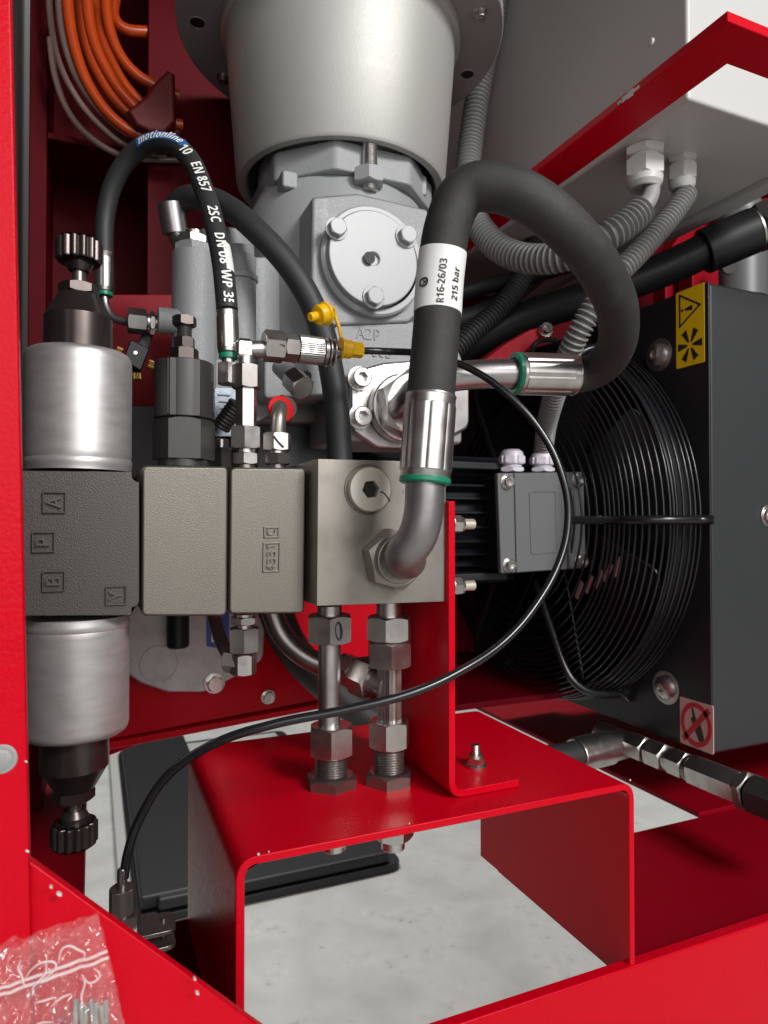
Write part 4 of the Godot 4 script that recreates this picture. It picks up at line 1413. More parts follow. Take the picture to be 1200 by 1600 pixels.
func hoses() -> void:
	# ---- the big black hose between the manifold and the pump
	var zf := -0.43
	var t := thing("pressure_hose", "thickest black rubber hose, looping from the manifold elbow up and over to the right", "hydraulic hose", P(675, 700, -0.38))
	var m := MB.new()
	var n := P(609, 873, zf)
	hexa(m, ax(n, Vector3(0, 0, 1)), W(84, 609, zf), 0.0145, 0.3, 0.955)
	cyl(m, ax(n + Vector3(0, 0, 0.0145), Vector3(0, 0, 1)), W(36, 612, zf), 0.003, 0.001)
	part(t, "union_nut", m, mats["block_steel"])
	m = MB.new()
	var p1 := P(664, 752, -0.375)
	var el := spline([n + Vector3(0, 0, 0.004), n + Vector3(0.001, 0, 0.026), P(632, 866, -0.388), P(652, 838, -0.378), P(662, 800, -0.375), p1], 0.003)
	tube(m, el, W(30.5, 640, -0.385), 36)
	part(t, "elbow_pipe", m, mats["satin_pipe"])
	var hr := W(36.5, 690, -0.385)
	var path := px_path([664, 752, -0.375, 673, 620, -0.376, 683, 500, -0.382, 689, 420, -0.382, 702, 345, -0.378, 728, 300, -0.372, 768, 292, -0.363, 830, 313, -0.352, 893, 365, -0.350, 942, 430, -0.366, 966, 495, -0.392, 955, 555, -0.43, 915, 584, -0.458, 840, 585, -0.468])
	var pts := spline(path, 0.004)
	m = MB.new()
	tube(m, pts, hr, 40)
	part(t, "rubber_hose", m, mats["rubber_worn"])
	# crimped ferrules and their green rings
	ferrule(t, P(664, 748, -0.375), P(673.5, 618, -0.376), W(41, 668, -0.375), 8)
	m = MB.new()
	ring(m, ax(P(663.6, 756, -0.375), P(673, 620, -0.376) - P(664, 752, -0.375)), W(30, 664, -0.375), W(40.5, 664, -0.375), W(11, 664, -0.375), 0.001)
	part(t, "green_ring", m, mats["green_plastic"])
	ferrule(t, P(806, 584, -0.472), P(897, 586, -0.4625), W(33, 850, -0.468), 8)
	m = MB.new()
	ring(m, ax(P(801, 583.5, -0.4725), P(897, 586, -0.4625) - P(806, 584, -0.472)), W(24, 800, -0.472), W(33, 800, -0.472), W(10, 800, -0.472), 0.001)
	part(t, "green_ring", m, mats["green_plastic"])
	m = MB.new()
	tube(m, spline([P(624, 640, -0.575), P(632, 632, -0.54), P(660, 605, -0.505), P(715, 588, -0.488), P(806, 584, -0.472)], 0.004), W(23, 760, -0.475), 32)
	part(t, "elbow_pipe", m, mats["tube_steel"])
	# paper sleeve with its print
	var cum := 0.0
	var a := 0
	var b := 0
	for i in pts.size():
		if a == 0 and pts[i].y > P(684, 494, -0.382).y: a = i
		if b == 0 and pts[i].y > P(690, 402, -0.382).y: b = i
	m = MB.new()
	tube(m, pts.slice(a, b + 1), hr + 0.0004, 40)
	var sl := part(t, "paper_sleeve", m, mats["label_white"])
	var rev := pts.duplicate()
	m = MB.new()
	for i in range(1, a + (b - a) / 2): cum += pts[i].distance_to(pts[i - 1])
	ring_text(m, "R16-26/03", W(11.5, 688, -0.382), pts, hr + 0.0006, cum, 0.0012)
	ring_text(m, "215 bar", W(11, 688, -0.382), pts, hr + 0.0006, cum, 0.0108)
	part(sl, "print", m, mats["label_black"])
	m = MB.new()
	ring_text(m, "O", W(24, 688, -0.382), pts, hr + 0.0006, cum, -0.0105)
	ring_text(m, "x", W(15, 688, -0.382), pts, hr + 0.0006, cum, -0.0100)
	part(sl, "round_mark", m, mats["conduit_dark"])
	# ---- the small printed hose
	t = thing("pilot_hose", "thin black hose with white print arching over the left solenoid", "hydraulic hose", P(356, 490, -0.505))
	var small := spline(px_path([163, 398, -0.64, 165, 335, -0.64, 183, 275, -0.63, 218, 233, -0.612, 256, 222, -0.59, 292, 243, -0.57, 318, 295, -0.55, 336, 355, -0.53, 348, 415, -0.515, 355, 486, -0.505]), 0.003)
	var sr := W(14.2, 165, -0.64)
	m = MB.new()
	tube(m, small, sr, 28)
	var sh := part(t, "rubber_hose", m, mats["rubber"])
	var L := 0.0
	var mark := {}
	for i in range(1, small.size()):
		L += small[i].distance_to(small[i - 1])
		mark[i] = L
	var ll := func(py: float) -> float:
		var best := 0.0
		for i in range(small.size() / 2, small.size()):
			if small[i].y > P(320, py, -0.55).y: best = mark[i]
		return best
	for s in [["10", 246, 14], ["EN 857", 288, 13.5], ["2SC", 345, 13.5], ["DN 08", 398, 13.5], ["WP 35", 457, 13.0]]:
		m = MB.new()
		var z := remap(s[1], 240, 480, -0.57, -0.507)
		hose_text(m, s[0], W(21.0, 320, z), small, sr + 0.0003, arc_at(small, mark, s[1]), 0.22)
		part(sh, "print", m, mats["print_white"])
	m = MB.new()
	var m0 := arc_at_px(small, mark, 222)
	var m1 := arc_at_px(small, mark, 290)
	strip(m, small, mark, m0, m1, sr + 0.0002, 0.50, 0.70)
	var band := part(sh, "blue_band", m, mats["print_blue"])
	m = MB.new()
	hose_text(m, "motionline", W(17, 256, -0.59), small, sr + 0.0008, (m0 + m1) * 0.5, 0.62)
	part(band, "print", m, mats["print_white"])
	m = MB.new()
	strip(m, small, mark, arc_at(small, mark, 385), arc_at(small, mark, 428), sr + 0.0002, 0.5, 0.85)
	part(sh, "white_sticker", m, mats["label_white"])
	ferrule(t, P(357, 552, -0.503), P(355, 487, -0.505), W(17, 356, -0.505), 6)
	m = MB.new()
	ring(m, ax(P(357, 561, -0.503), Vector3.UP), W(10, 356, -0.5), W(15, 356, -0.5), W(9, 356, -0.5), 0.0006)
	part(t, "green_ring", m, mats["green_plastic"])
	col(t, 356, -0.503, [["neck", "cyl", 558, 576, 20, "tube_steel"], ["nut", "hex", 568, 601, 34, "fitting_steel", 0.2]])
	ferrule(t, P(163, 456, -0.64), P(163, 396, -0.64), W(14.5, 163, -0.64), 6)
	m = MB.new()
	ring(m, ax(P(163, 463, -0.64), Vector3.UP), W(7, 163, -0.64), W(13, 163, -0.64), W(7, 163, -0.64), 0.0006)
	part(t, "green_ring", m, mats["green_plastic"])
	m = MB.new()
	tube(m, spline([P(163, 460, -0.64), P(166, 480, -0.638), P(178, 497, -0.634), P(200, 503, -0.628)], 0.002), W(6.5, 170, -0.635), 16)
	part(t, "elbow_pipe", m, mats["tube_steel"])
	row(t, -0.625, 503, [["nut", "hex", 199, 229, 37, "fitting_steel", 0.2], ["collar", "cyl", 229, 235, 26, "fitting_steel"], ["nut", "hex", 234, 242, 33, "fitting_steel", 0.3], ["collar", "cyl", 241, 249, 24, "fitting_steel"]])
	# ---- plain hose behind
	t = thing("suction_hose", "plain black hose running from behind the regulator down behind the manifold", "hydraulic hose", P(528, 715, -0.56))
	m = MB.new()
	tube(m, spline(px_path([272, 345, -0.66, 276, 322, -0.655, 300, 308, -0.64, 345, 318, -0.62, 402, 362, -0.59, 458, 425, -0.575, 496, 495, -0.568, 516, 570, -0.562, 527, 650, -0.556, 532, 745, -0.55]), 0.005), W(19.5, 480, -0.57), 32)
	part(t, "rubber_hose", m, mats["rubber"])
	m = MB.new()
	ring(m, ax(P(274, 366, -0.655), P(266, 318, -0.65) - P(274, 366, -0.655)), W(14, 272, -0.65), W(20, 272, -0.65), W(46, 272, -0.65), 0.0008)
	part(t, "ferrule", m, mats["tube_steel"])
	m = MB.new()
	tube(m, spline([P(275, 358, -0.654), P(277, 374, -0.650), P(286, 380, -0.640), P(301, 376, -0.622)], 0.002), W(12, 280, -0.65), 20)
	part(t, "elbow_pipe", m, mats["tube_steel"])
	m = MB.new()
	hexa(m, at(P(302, 384, -0.62)), W(42, 302, -0.62), W(14, 302, -0.62), 0.3, 0.95)
	part(t, "nut", m, mats["fitting_steel"])
	# ---- measuring line
	t = thing("measuring_hose", "very thin black line curving from the yellow cap around to the lower left", "hose", P(194, 1365, -0.45))
	m = MB.new()
	tube(m, spline(px_path([560, 548, -0.50, 605, 549, -0.50, 660, 553, -0.48, 730, 574, -0.46, 795, 618, -0.44, 850, 682, -0.425, 880, 750, -0.415, 888, 808, -0.41, 876, 872, -0.405, 842, 938, -0.40, 790, 1000, -0.395, 720, 1048, -0.39, 640, 1084, -0.39, 540, 1109, -0.395, 430, 1131, -0.405, 335, 1162, -0.42, 262, 1212, -0.435, 218, 1280, -0.445, 199, 1335, -0.45, 194, 1372, -0.45]), 0.004), W(6.6, 720, -0.40), 16)
	part(t, "line", m, mats["black_gloss"])
	col(t, 194, -0.45, [["ferrule", "cyl", 1356, 1388, 15, "dark_fitting"], ["knurled_nut", "knurl", 1386, 1424, 38, "dark_fitting"], ["ring", "cyl", 1420, 1428, 32, "dark_fitting"]])
	# ---- thick black hose with its fitting at the upper right
	t = thing("return_hose", "thick glossy black hose with a hexagon fitting at the right edge", "hydraulic hose", P(1100, 400, -0.66))
	m = MB.new()
	tube(m, spline(px_path([690, 560, -0.86, 800, 505, -0.82, 940, 458, -0.74, 1040, 420, -0.69, 1100, 392, -0.66]), 0.006), W(27, 1000, -0.70), 32)
	part(t, "rubber_hose", m, mats["black_plastic"])
	m = MB.new()
	var fa := P(1098, 394, -0.66)
	var fd := P(1178, 360, -0.625)
	cyl(m, ax(fa, fd - fa), W(35, 1130, -0.65), fa.distance_to(fd), 0.002)
	part(t, "ferrule", m, mats["black_plastic"])
	m = MB.new()
	ring(m, ax(fd, fd - fa), 0.015, 0.029, 0.003)
	part(t, "steel_ring", m, mats["fitting_steel"])
	m = MB.new()
	hexa(m, ax(fd + (fd - fa).normalized() * 0.003, fd - fa), 0.056, 0.034, 0.2, 0.95)
	cyl(m, ax(fd + (fd - fa).normalized() * 0.037, fd - fa), 0.022, 0.08)
	part(t, "nut", m, mats["black_oxide"])

func arc_at(pts: PackedVector3Array, mark: Dictionary, py: float) -> float:      # length along the falling half of the hose at picture height py
	for i in range(pts.size() / 2, pts.size()):
		var q := cb.inverse() * (pts[i] - C)
		if 800.0 - q.y / -q.z * F > py: return mark[i]
	return mark[pts.size() - 1]
func arc_at_px(pts: PackedVector3Array, mark: Dictionary, px: float) -> float:
	for i in range(1, pts.size()):
		var q := cb.inverse() * (pts[i] - C)
		if 600.0 + q.x / -q.z * F > px: return mark[i]
	return mark[pts.size() - 1]
func strip(m: MB, pts: PackedVector3Array, mark: Dictionary, l0: float, l1: float, r: float, half: float, mid := 0.0) -> void:   # printed band on the front of a hose
	var prev := []
	for i in range(1, pts.size() - 1):
		if mark[i] < l0 or mark[i] > l1: continue
		var tg := (pts[i + 1] - pts[i - 1]).normalized()
		var out := (C - pts[i]).normalized()
		out = (out - tg * out.dot(tg)).normalized()
		var up := out.cross(tg)
		var row := []
		for k in 11:
			var a := mid + (k / 10.0 - 0.5) * 2.0 * half
			var nn := out * cos(a) + up * sin(a)
			row.append(m.vert(pts[i] + nn * r, nn))
		if not prev.is_empty():
			for k in 10: m.quad(prev[k], row[k], row[k + 1], prev[k + 1])
		prev = row
func ring_text(m: MB, s: String, size: float, pts: PackedVector3Array, r: float, mid: float, side: float) -> void:    # print that runs along the hose, shifted sideways round it
	var cum := [0.0]
	for i in range(1, pts.size()): cum.append(cum[i - 1] + pts[i].distance_to(pts[i - 1]))
	var place := func(x: float) -> Transform3D:
		var l := clampf(mid + x, 0.0, cum[-1])
		var i := clampi(cum.bsearch(l), 1, pts.size() - 2)
		var o := pts[i - 1].lerp(pts[i], clampf((l - cum[i - 1]) / maxf(1e-6, cum[i] - cum[i - 1]), 0, 1))
		var tg := (pts[i + 1] - pts[i - 1]).normalized()
		var out := (C - o).normalized()
		out = (out - tg * out.dot(tg)).normalized()
		var right := tg.cross(out)
		var a := side / r
		var nn := out * cos(a) + right * sin(a)
		return Transform3D(Basis(tg, nn.cross(tg), nn), o + nn * r)
	text(m, s, size, 0.0, place, true)
func ferrule(t: Node3D, a: Vector3, b: Vector3, r: float, n: int) -> void:        # crimped sleeve: shallow facets with grooves between them
	var m := MB.new()
	var pts := PackedVector2Array()
	for k in n * 8:
		var u := TAU * k / (n * 8)
		var g := k % 8
		pts.append(Vector2.from_angle(u + 0.3) * r * (0.955 if g == 0 else 1.0))
	var h := a.distance_to(b)
	var f := ax(a, b - a)
	var prof := [[0.0, 0.985], [0.10, 1.0], [0.86, 1.0], [0.90, 1.0], [0.97, 0.985]]
	extr(m, Transform3D(Basis(f.basis.x, -f.basis.z, f.basis.y), f * Vector3(0, h * 0.88, 0)), pts, h * 0.80, 0.0008)
	lathe(m, f, [Vector2(r * 0.6, 0), Vector2(r * 0.93, 0), Vector2(r * 0.96, h * 0.02), Vector2(r * 0.965, h * 0.97), Vector2(r * 0.99, h * 0.98), Vector2(r * 0.97, h), Vector2(r * 0.8, h)], 48)
	part(t, "ferrule", m, mats["fitting_steel"])

func fittings() -> void:
	# ---- test point stack on the narrower module
	var z := -0.497
	var t := thing("test_coupling", "steel elbow fitting with a knurled test coupling on top of the narrower module", "pipe fitting", P(383, 730, z))
	col(t, 384, z, [["collar", "cyl", 724, 734, 30, "dark_fitting"], ["adapter_nut", "hex", 708, 726, 40, "fitting_steel", 0.35], ["neck", "cyl", 700, 710, 32, "fitting_steel"], ["union_nut", "hex", 667, 702, 47, "fitting_steel", 0.28], ["pipe", "hex", 606, 668, 31, "fitting_steel", 0.5], ["union_nut", "hex", 571, 608, 44, "dark_fitting", 0.45], ["neck", "cyl", 556, 572, 24, "fitting_steel"]])
	var m := MB.new()
	tube(m, spline([P(384, 572, z), P(384, 556, z), P(386, 548, z), P(396, 546, z), P(416, 546, z)], 0.0015), W(13.5, 384, z), 20)
	var o := P(383, 547, z + 0.004)
	box(m, at(o + Vector3(0, 0.001, -0.003)), Vector3(W(31, 384, z), W(33, 384, z), W(26, 384, z)), 0.0036)
	part(t, "elbow", m, mats["fitting_steel"])
	m = MB.new()
	for k in 3:
		var s := W(7.5, 384, z) * (1.0 - k * 0.3)
		var oo := o + Vector3(0, 0.001, 0.0030)
		for j in 4:
			var d := Vector3(cos(j * TAU / 4), sin(j * TAU / 4), 0) * s
			var e := Vector3(cos((j + 1) * TAU / 4), sin((j + 1) * TAU / 4), 0) * s
			tube(m, PackedVector3Array([oo + d, oo + e]), 0.0003, 6)
	part(t, "stamped_mark", m, mats["dark_fitting"])
	row(t, z, 546, [["union_nut", "hex", 411, 443, 47, "fitting_steel", 0.15], ["body", "hex", 443, 465, 41, "dark_fitting", 0.4], ["knurled_nut", "knurl", 465, 503, 44, "zinc"], ["sleeve", "cyl", 503, 511, 42, "fitting_steel"], ["ring", "ring", 511, 514, 46, "fitting_steel"], ["neck", "cyl", 513, 520, 26, "dark_fitting"], ["plate_ring", "cyl", 518, 521, 42, "zinc"], ["stem", "thread", 521, 534, 17, "dark_fitting"]])
	m = MB.new()
	var ink := PackedVector3Array()
	for k in 6: ink.append(P(420 + k * 4.0, 538 + k * 1.6, z) + Vector3(0, 0, W(21.6, 430, z)))
	tube(m, ink, 0.0008, 6)
	part(t, "pen_mark", m, mats["pen_ink"])
	# small screw fitting just behind
	var q := thing("bleed_screw", "small slanting grey screw fitting below the knurled coupling", "pipe fitting", P(452, 588, -0.575))
	m = MB.new()
	var d0 := P(438, 572, -0.56)
	var d1 := P(470, 604, -0.53)
	cyl(m, ax(d0, d1 - d0), W(15, 450, -0.55), d0.distance_to(d1) * 0.6)
	part(q, "barrel", m, mats["grey_smooth_paint"])
	m = MB.new()
	hexa(m, ax(d0.lerp(d1, 0.6), d1 - d0), W(34, 450, -0.55), d0.distance_to(d1) * 0.5, 0.3, 0.95)
	part(q, "nut", m, mats["fitting_steel"])
	# ---- yellow protective cap
	q = thing("protective_cap", "yellow plastic cap with its dangling plug on a strap at the thin line's end", "plastic cap", P(547, 546, z))
	row(q, z, 546, [["sleeve", "cyl", 532, 549, 29, "yellow_plastic"], ["lip", "cyl", 531, 536, 34, "yellow_plastic"], ["tail", "hex", 548, 566, 23, "yellow_plastic", 0.2]])
	m = MB.new()
	var pa := P(484, 496, z + 0.01)
	var pb := P(517, 488, z + 0.004)
	var dd := (pb - pa).normalized()
	cyl(m, ax(pa, dd), W(7, 490, z), 0.008)
	lathe(m, ax(pa + dd * 0.007, dd), [Vector2(0, 0), Vector2(W(13, 500, z), 0), Vector2(W(15.5, 500, z), 0.002), Vector2(W(16, 500, z), 0.007), Vector2(W(18, 500, z), 0.0075), Vector2(W(18, 500, z), 0.0095), Vector2(0, 0.0095)])
	part(q, "plug", m, mats["yellow_plastic"])
	m = MB.new()
	tube(m, spline([pb + Vector3(0.002, 0.004, 0), P(523, 492, z), P(530, 512, z), P(534, 535, z)], 0.002), W(2.8, 520, z), 10)
	part(q, "strap", m, mats["yellow_plastic"])
	# ---- second small fitting with the red ring
	t = thing("pilot_elbow", "small steel pipe elbow with a bright red ring behind it on the narrower module", "pipe fitting", P(433, 730, z))
	col(t, 433, z, [["collar", "cyl", 722, 736, 28, "dark_fitting"], ["adapter_nut", "hex", 709, 726, 40, "dark_fitting", 0.2], ["neck", "cyl", 703, 710, 30, "fitting_steel"], ["union_nut", "hex", 677, 705, 42, "fitting_steel", 0.48]])
	m = MB.new()
	tube(m, spline([P(434, 690, z), P(435, 660, z), P(436, 646, z - 0.003), P(437, 638, z - 0.012), P(437, 636, z - 0.04)], 0.002), W(12, 435, z), 20)
	part(t, "pipe", m, mats["block_steel"])
	m = MB.new()
	ring(m, ax(P(438, 640, z - 0.020), Vector3(0.1, 0.12, 1)), W(9, 437, z), W(22, 437, z), 0.003, 0.0008)
	part(t, "red_ring", m, mats["red_plastic"])
	m = MB.new()
	hexa(m, ax(P(440, 641, z - 0.035), Vector3(0, 0, 1)), W(40, 437, z), 0.012, 0.2)
	part(t, "nut", m, mats["black_oxide"])
	m = MB.new()
	ink = PackedVector3Array()
	for k in 6: ink.append(P(427 + k * 2.0 * (1 + k * 0.1), 684 + k * 3.4, z) + Vector3(-0.002, 0, W(20, 430, z)))
	tube(m, ink, 0.0008, 6)
	part(t, "pen_mark", m, mats["pen_ink"])
	t = thing("corner_fitting", "low dark steel fitting in the shadow behind the black adjuster", "pipe fitting", P(346, 728, -0.53))
	col(t, 346, -0.53, [["nut", "hex", 700, 732, 32, "fitting_steel", 0.2], ["neck", "cyl", 686, 702, 22, "fitting_steel"]])
	m = MB.new()
	thread(m, ax(P(345, 668, -0.55), P(372, 630, -0.54) - P(345, 668, -0.55)), W(15, 355, -0.545), 0.024, 0.003)
	part(t, "thread", m, mats["black_oxide"])
	# ---- elbow below the narrower module
	t = thing("drain_elbow", "steel elbow fitting hanging below the narrower cast module", "pipe fitting", P(380, 960, -0.49))
	z = -0.49
	col(t, 382, z, [["collar", "cyl", 958, 964, 34, "fitting_steel"], ["nut", "hex", 963, 975, 40, "fitting_steel", 0.4], ["neck", "cyl", 974, 981, 26, "fitting_steel"], ["union_nut", "hex", 980, 1018, 46, "fitting_steel", 0.2]])
	m = MB.new()
	var eb := P(378, 1034, z)
	hexa(m, ax(P(380, 1020, z), Vector3.DOWN), W(36, 380, z), W(34, 380, z), 0.45, 0.85)
	hexa(m, ax(P(384, 1034, z), P(346, 1030, z - 0.01) - P(384, 1034, z)), W(34, 380, z), W(34, 380, z), 0.3, 0.9)
	part(t, "elbow", m, mats["fitting_steel"])
	m = MB.new()
	tube(m, spline([eb, P(356, 1020, z - 0.01), P(340, 985, z - 0.03), P(330, 940, z - 0.05)], 0.003), W(11, 350, z), 18)
	part(t, "pipe", m, mats["fitting_steel"])
	# ---- two fittings through the bridge
	z = -0.484
	t = thing("bulkhead_fitting", "plain pipe and nuts from the manifold to the bridge, left one of the pair", "pipe fitting", P(518, 1232, z), "fittings through the bridge")
	col(t, 515, z, [["collar", "cyl", 945, 964, 38, "fitting_steel"], ["union_nut", "hex", 960, 1003, 70, "fitting_steel", 0.30], ["pipe", "cyl", 1000, 1136, 35, "tube_steel"]])
	col(t, 518, z, [["union_nut", "hex", 1132, 1178, 68, "fitting_steel", 0.32], ["thread", "thread", 1176, 1218, 50, "dark_fitting"], ["lock_nut", "hex1", 1209, 1229, 76, "dark_fitting", 0.16]])
	m = MB.new()
	var ub := Vector3(P(522, 815, z).x, C.y - 0.2027, z)
	hexa(m, ax(ub, Vector3.DOWN), 0.027, 0.036, 0.5, 0.93)
	cyl(m, ax(ub + Vector3(0, -0.036, 0), Vector3.DOWN), 0.009, 0.006)
	part(t, "lower_nut", m, mats["zinc"])
	m = MB.new()
	ink = PackedVector3Array()
	for k in 15:
		var u := TAU * k / 14.0
		ink.append(P(524 + 5 * cos(u), 981 + 13 * sin(u) + cos(u) * 2, z) + Vector3(-0.003, 0, W(32.6, 515, z)))
	tube(m, ink, 0.0008, 6)
	part(t, "pen_mark", m, mats["pen_ink"])
	z = -0.472
	t = thing("bulkhead_fitting", "tee with a side branch from the manifold to the bridge, right one of the pair", "pipe fitting", P(610, 1222, z), "fittings through the bridge")
	col(t, 608, z, [["collar", "cyl", 938, 965, 40, "fitting_steel"], ["union_nut", "hex", 962, 1000, 68, "fitting_steel", 0.55], ["union_nut", "hex", 1001, 1041, 68, "fitting_steel", 0.30], ["tee_body", "hex", 1038, 1126, 40, "fitting_steel", 0.4], ["pipe", "cyl", 1036, 1130, 38, "fitting_steel"], ["union_nut", "hex", 1124, 1166, 62, "fitting_steel", 0.55], ["thread", "thread", 1164, 1210, 48, "dark_fitting"], ["lock_nut", "hex1", 1203, 1223, 72, "dark_fitting", 0.5]])
	m = MB.new()
	ub = Vector3(P(614, 815, z).x, C.y - 0.2027, z)
	hexa(m, ax(ub, Vector3.DOWN), 0.027, 0.036, 0.1, 0.93)
	cyl(m, ax(ub + Vector3(0, -0.036, 0), Vector3.DOWN), 0.009, 0.008)
	part(t, "lower_nut", m, mats["zinc"])
	var b0 := P(604, 1073, z)
	var b1 := P(545, 1047, z - 0.03)
	var bd := (b1 - b0).normalized()
	m = MB.new()
	cyl(m, ax(b0, bd), W(20, 600, z), 0.014)
	part(t, "branch", m, mats["dark_fitting"])
	m = MB.new()
	hexa(m, ax(b0 + bd * 0.013, bd), W(56, 580, z), 0.016, 0.3, 0.95)
	part(t, "branch_nut", m, mats["fitting_steel"])
	m = MB.new()
	hexa(m, ax(b0 + bd * 0.030, bd), W(48, 560, z), 0.014, 0.1, 0.92)
	part(t, "branch_nut", m, mats["fitting_steel"])
	m = MB.new()
	tube(m, spline([b0 + bd * 0.04, P(525, 1044, z - 0.035), P(480, 1028, z - 0.045), P(444, 996, z - 0.055), P(425, 955, z - 0.06), P(415, 900, z - 0.065)], 0.004), W(17, 480, z - 0.04), 24)
	part(t, "bent_pipe", m, mats["dark_fitting"])
	m = MB.new()
	tube(m, spline([P(425, 940, -0.66), P(455, 1010, -0.66), P(500, 1060, -0.655), P(560, 1110, -0.65), P(600, 1140, -0.645)], 0.006), W(26, 500, -0.66), 24)
	solo("leak_oil_hose", "black hose in shadow behind the left pipe below the manifold", "hydraulic hose", m, mats["rubber"], P(500, 1080, -0.65))
	# ---- line of fittings under the cooler
	t = thing("return_line", "row of steel hexagon fittings lying under the black cooler at the lower right", "pipe fitting", Vector3(0.60, C.y - 0.285, -0.6))
	var o0 := P(955, 1150, -0.70)
	var e := P(1192, 1246, -0.475)
	var dir := (e - o0).normalized()
	var len := o0.distance_to(e)
	for s in [["pipe", "cyl", -0.10, 0.16, 0.015, "fitting_steel"], ["nut", "hex", 0.16, 0.30, 0.034, "fitting_steel"], ["nut", "hex", 0.32, 0.44, 0.034, "fitting_steel"], ["collar", "cyl", 0.44, 0.49, 0.015, "fitting_steel"], ["nut", "hex", 0.48, 0.58, 0.033, "fitting_steel"], ["ring", "cyl", 0.585, 0.61, 0.0175, "dark_fitting"], ["long_hexagon", "hex", 0.615, 0.90, 0.036, "fitting_steel"], ["ring", "hex", 0.905, 0.95, 0.043, "dark_fitting"], ["end_nut", "hex", 0.96, 1.25, 0.042, "black_oxide"]]:
		m = MB.new()
		var f := ax(o0 + dir * len * s[2], dir)
		if s[1] == "hex": hexa(m, f, s[4] * 0.86, len * (s[3] - s[2]), 0.35, 0.95)
		else: cyl(m, f, s[4] * 0.86, len * (s[3] - s[2]))
		part(t, s[0], m, mats[s[5]])
	m = MB.new()
	var tee := o0 + dir * len * 0.10
	cyl(m, ax(tee + Vector3(0.0, -0.004, 0), Vector3(-1, 0, 0.12)), 0.018, 0.028, 0.002)
	part(t, "branch", m, mats["fitting_steel"])
	m = MB.new()
	cyl(m, ax(tee + Vector3(-0.026, -0.004, 0.003), Vector3(-1, 0, 0.12)), 0.0205, 0.058, 0.002)
	part(t, "ferrule", m, mats["fitting_steel"])
	m = MB.new()
	tube(m, spline([tee + Vector3(-0.08, -0.004, 0.01), tee + Vector3(-0.14, -0.002, 0.012), tee + Vector3(-0.25, 0.01, -0.02)], 0.008), 0.017, 20)
	part(t, "rubber_hose", m, mats["rubber"])

func conduits() -> void:
	var t := thing("cable_conduit", "thick grey corrugated conduit sagging from the large gland behind the big hose", "cable conduit", P(1003, 320, -0.56), "corrugated conduits")
	var m := MB.new()
	corrugated(m, px_path([1000, 330, -0.545, 978, 350, -0.545, 945, 372, -0.55, 900, 395, -0.57, 850, 405, -0.60, 800, 398, -0.64, 762, 372, -0.68, 738, 330, -0.715, 731, 280, -0.74, 736, 220, -0.76, 750, 130, -0.77, 768, 50, -0.775, 786, -60, -0.78]), W(24, 920, -0.57), 0.0064, 0.26)
	part(t, "corrugated_tube", m, mats["conduit_grey"])
	m = MB.new()
	tube(m, spline([P(1014, 282, -0.557), P(1018, 298, -0.552), P(1010, 318, -0.548), P(985, 344, -0.546)], 0.003), W(13, 1012, -0.555), 16)
	part(t, "cable", m, mats["flange_paint"])
	t = thing("cable_conduit", "slim grey corrugated conduit from the small gland down to the terminal box", "cable conduit", P(848, 704, -0.712), "corrugated conduits")
	m = MB.new()
	corrugated(m, px_path([1072, 304, -0.555, 1050, 335, -0.55, 1000, 392, -0.545, 955, 440, -0.545, 915, 500, -0.555, 888, 555, -0.58, 866, 620, -0.63, 854, 665, -0.68, 849, 706, -0.712]), W(18.5, 1000, -0.545), 0.0056, 0.26)
	part(t, "corrugated_tube", m, mats["conduit_grey"])
	m = MB.new()
	tube(m, spline([P(1069, 285, -0.557), P(1071, 300, -0.556), P(1068, 312, -0.555)], 0.003), W(9, 1069, -0.556), 14)
	part(t, "cable", m, mats["gland_grey"])
	t = thing("cable_conduit", "dark corrugated conduit in the shadow between the pump and the cabinet", "cable conduit", P(760, 500, -0.80), "corrugated conduits")
	m = MB.new()
	corrugated(m, px_path([700, 556, -0.80, 738, 520, -0.80, 780, 482, -0.80, 812, 440, -0.80, 836, 380, -0.80, 850, 320, -0.82]), W(17, 760, -0.8), 0.006, 0.24)
	part(t, "corrugated_tube", m, mats["conduit_dark"])
	m = MB.new()
	tube(m, spline(px_path([690, 470, -0.82, 740, 452, -0.82, 800, 438, -0.82, 870, 420, -0.82, 940, 396, -0.84]), 0.006), W(13, 760, -0.82), 16)
	solo("black_cable", "plain black cable crossing the dark gap beside the big hose", "cable", m, mats["black_plastic"], P(800, 438, -0.82))
	m = MB.new()
	tube(m, spline(px_path([690, 510, -0.84, 750, 490, -0.84, 800, 460, -0.84, 850, 420, -0.85]), 0.006), W(16, 760, -0.84), 16)
	solo("black_cable", "thicker black cable below the other one in the dark gap", "cable", m, mats["rubber"], P(750, 490, -0.84))

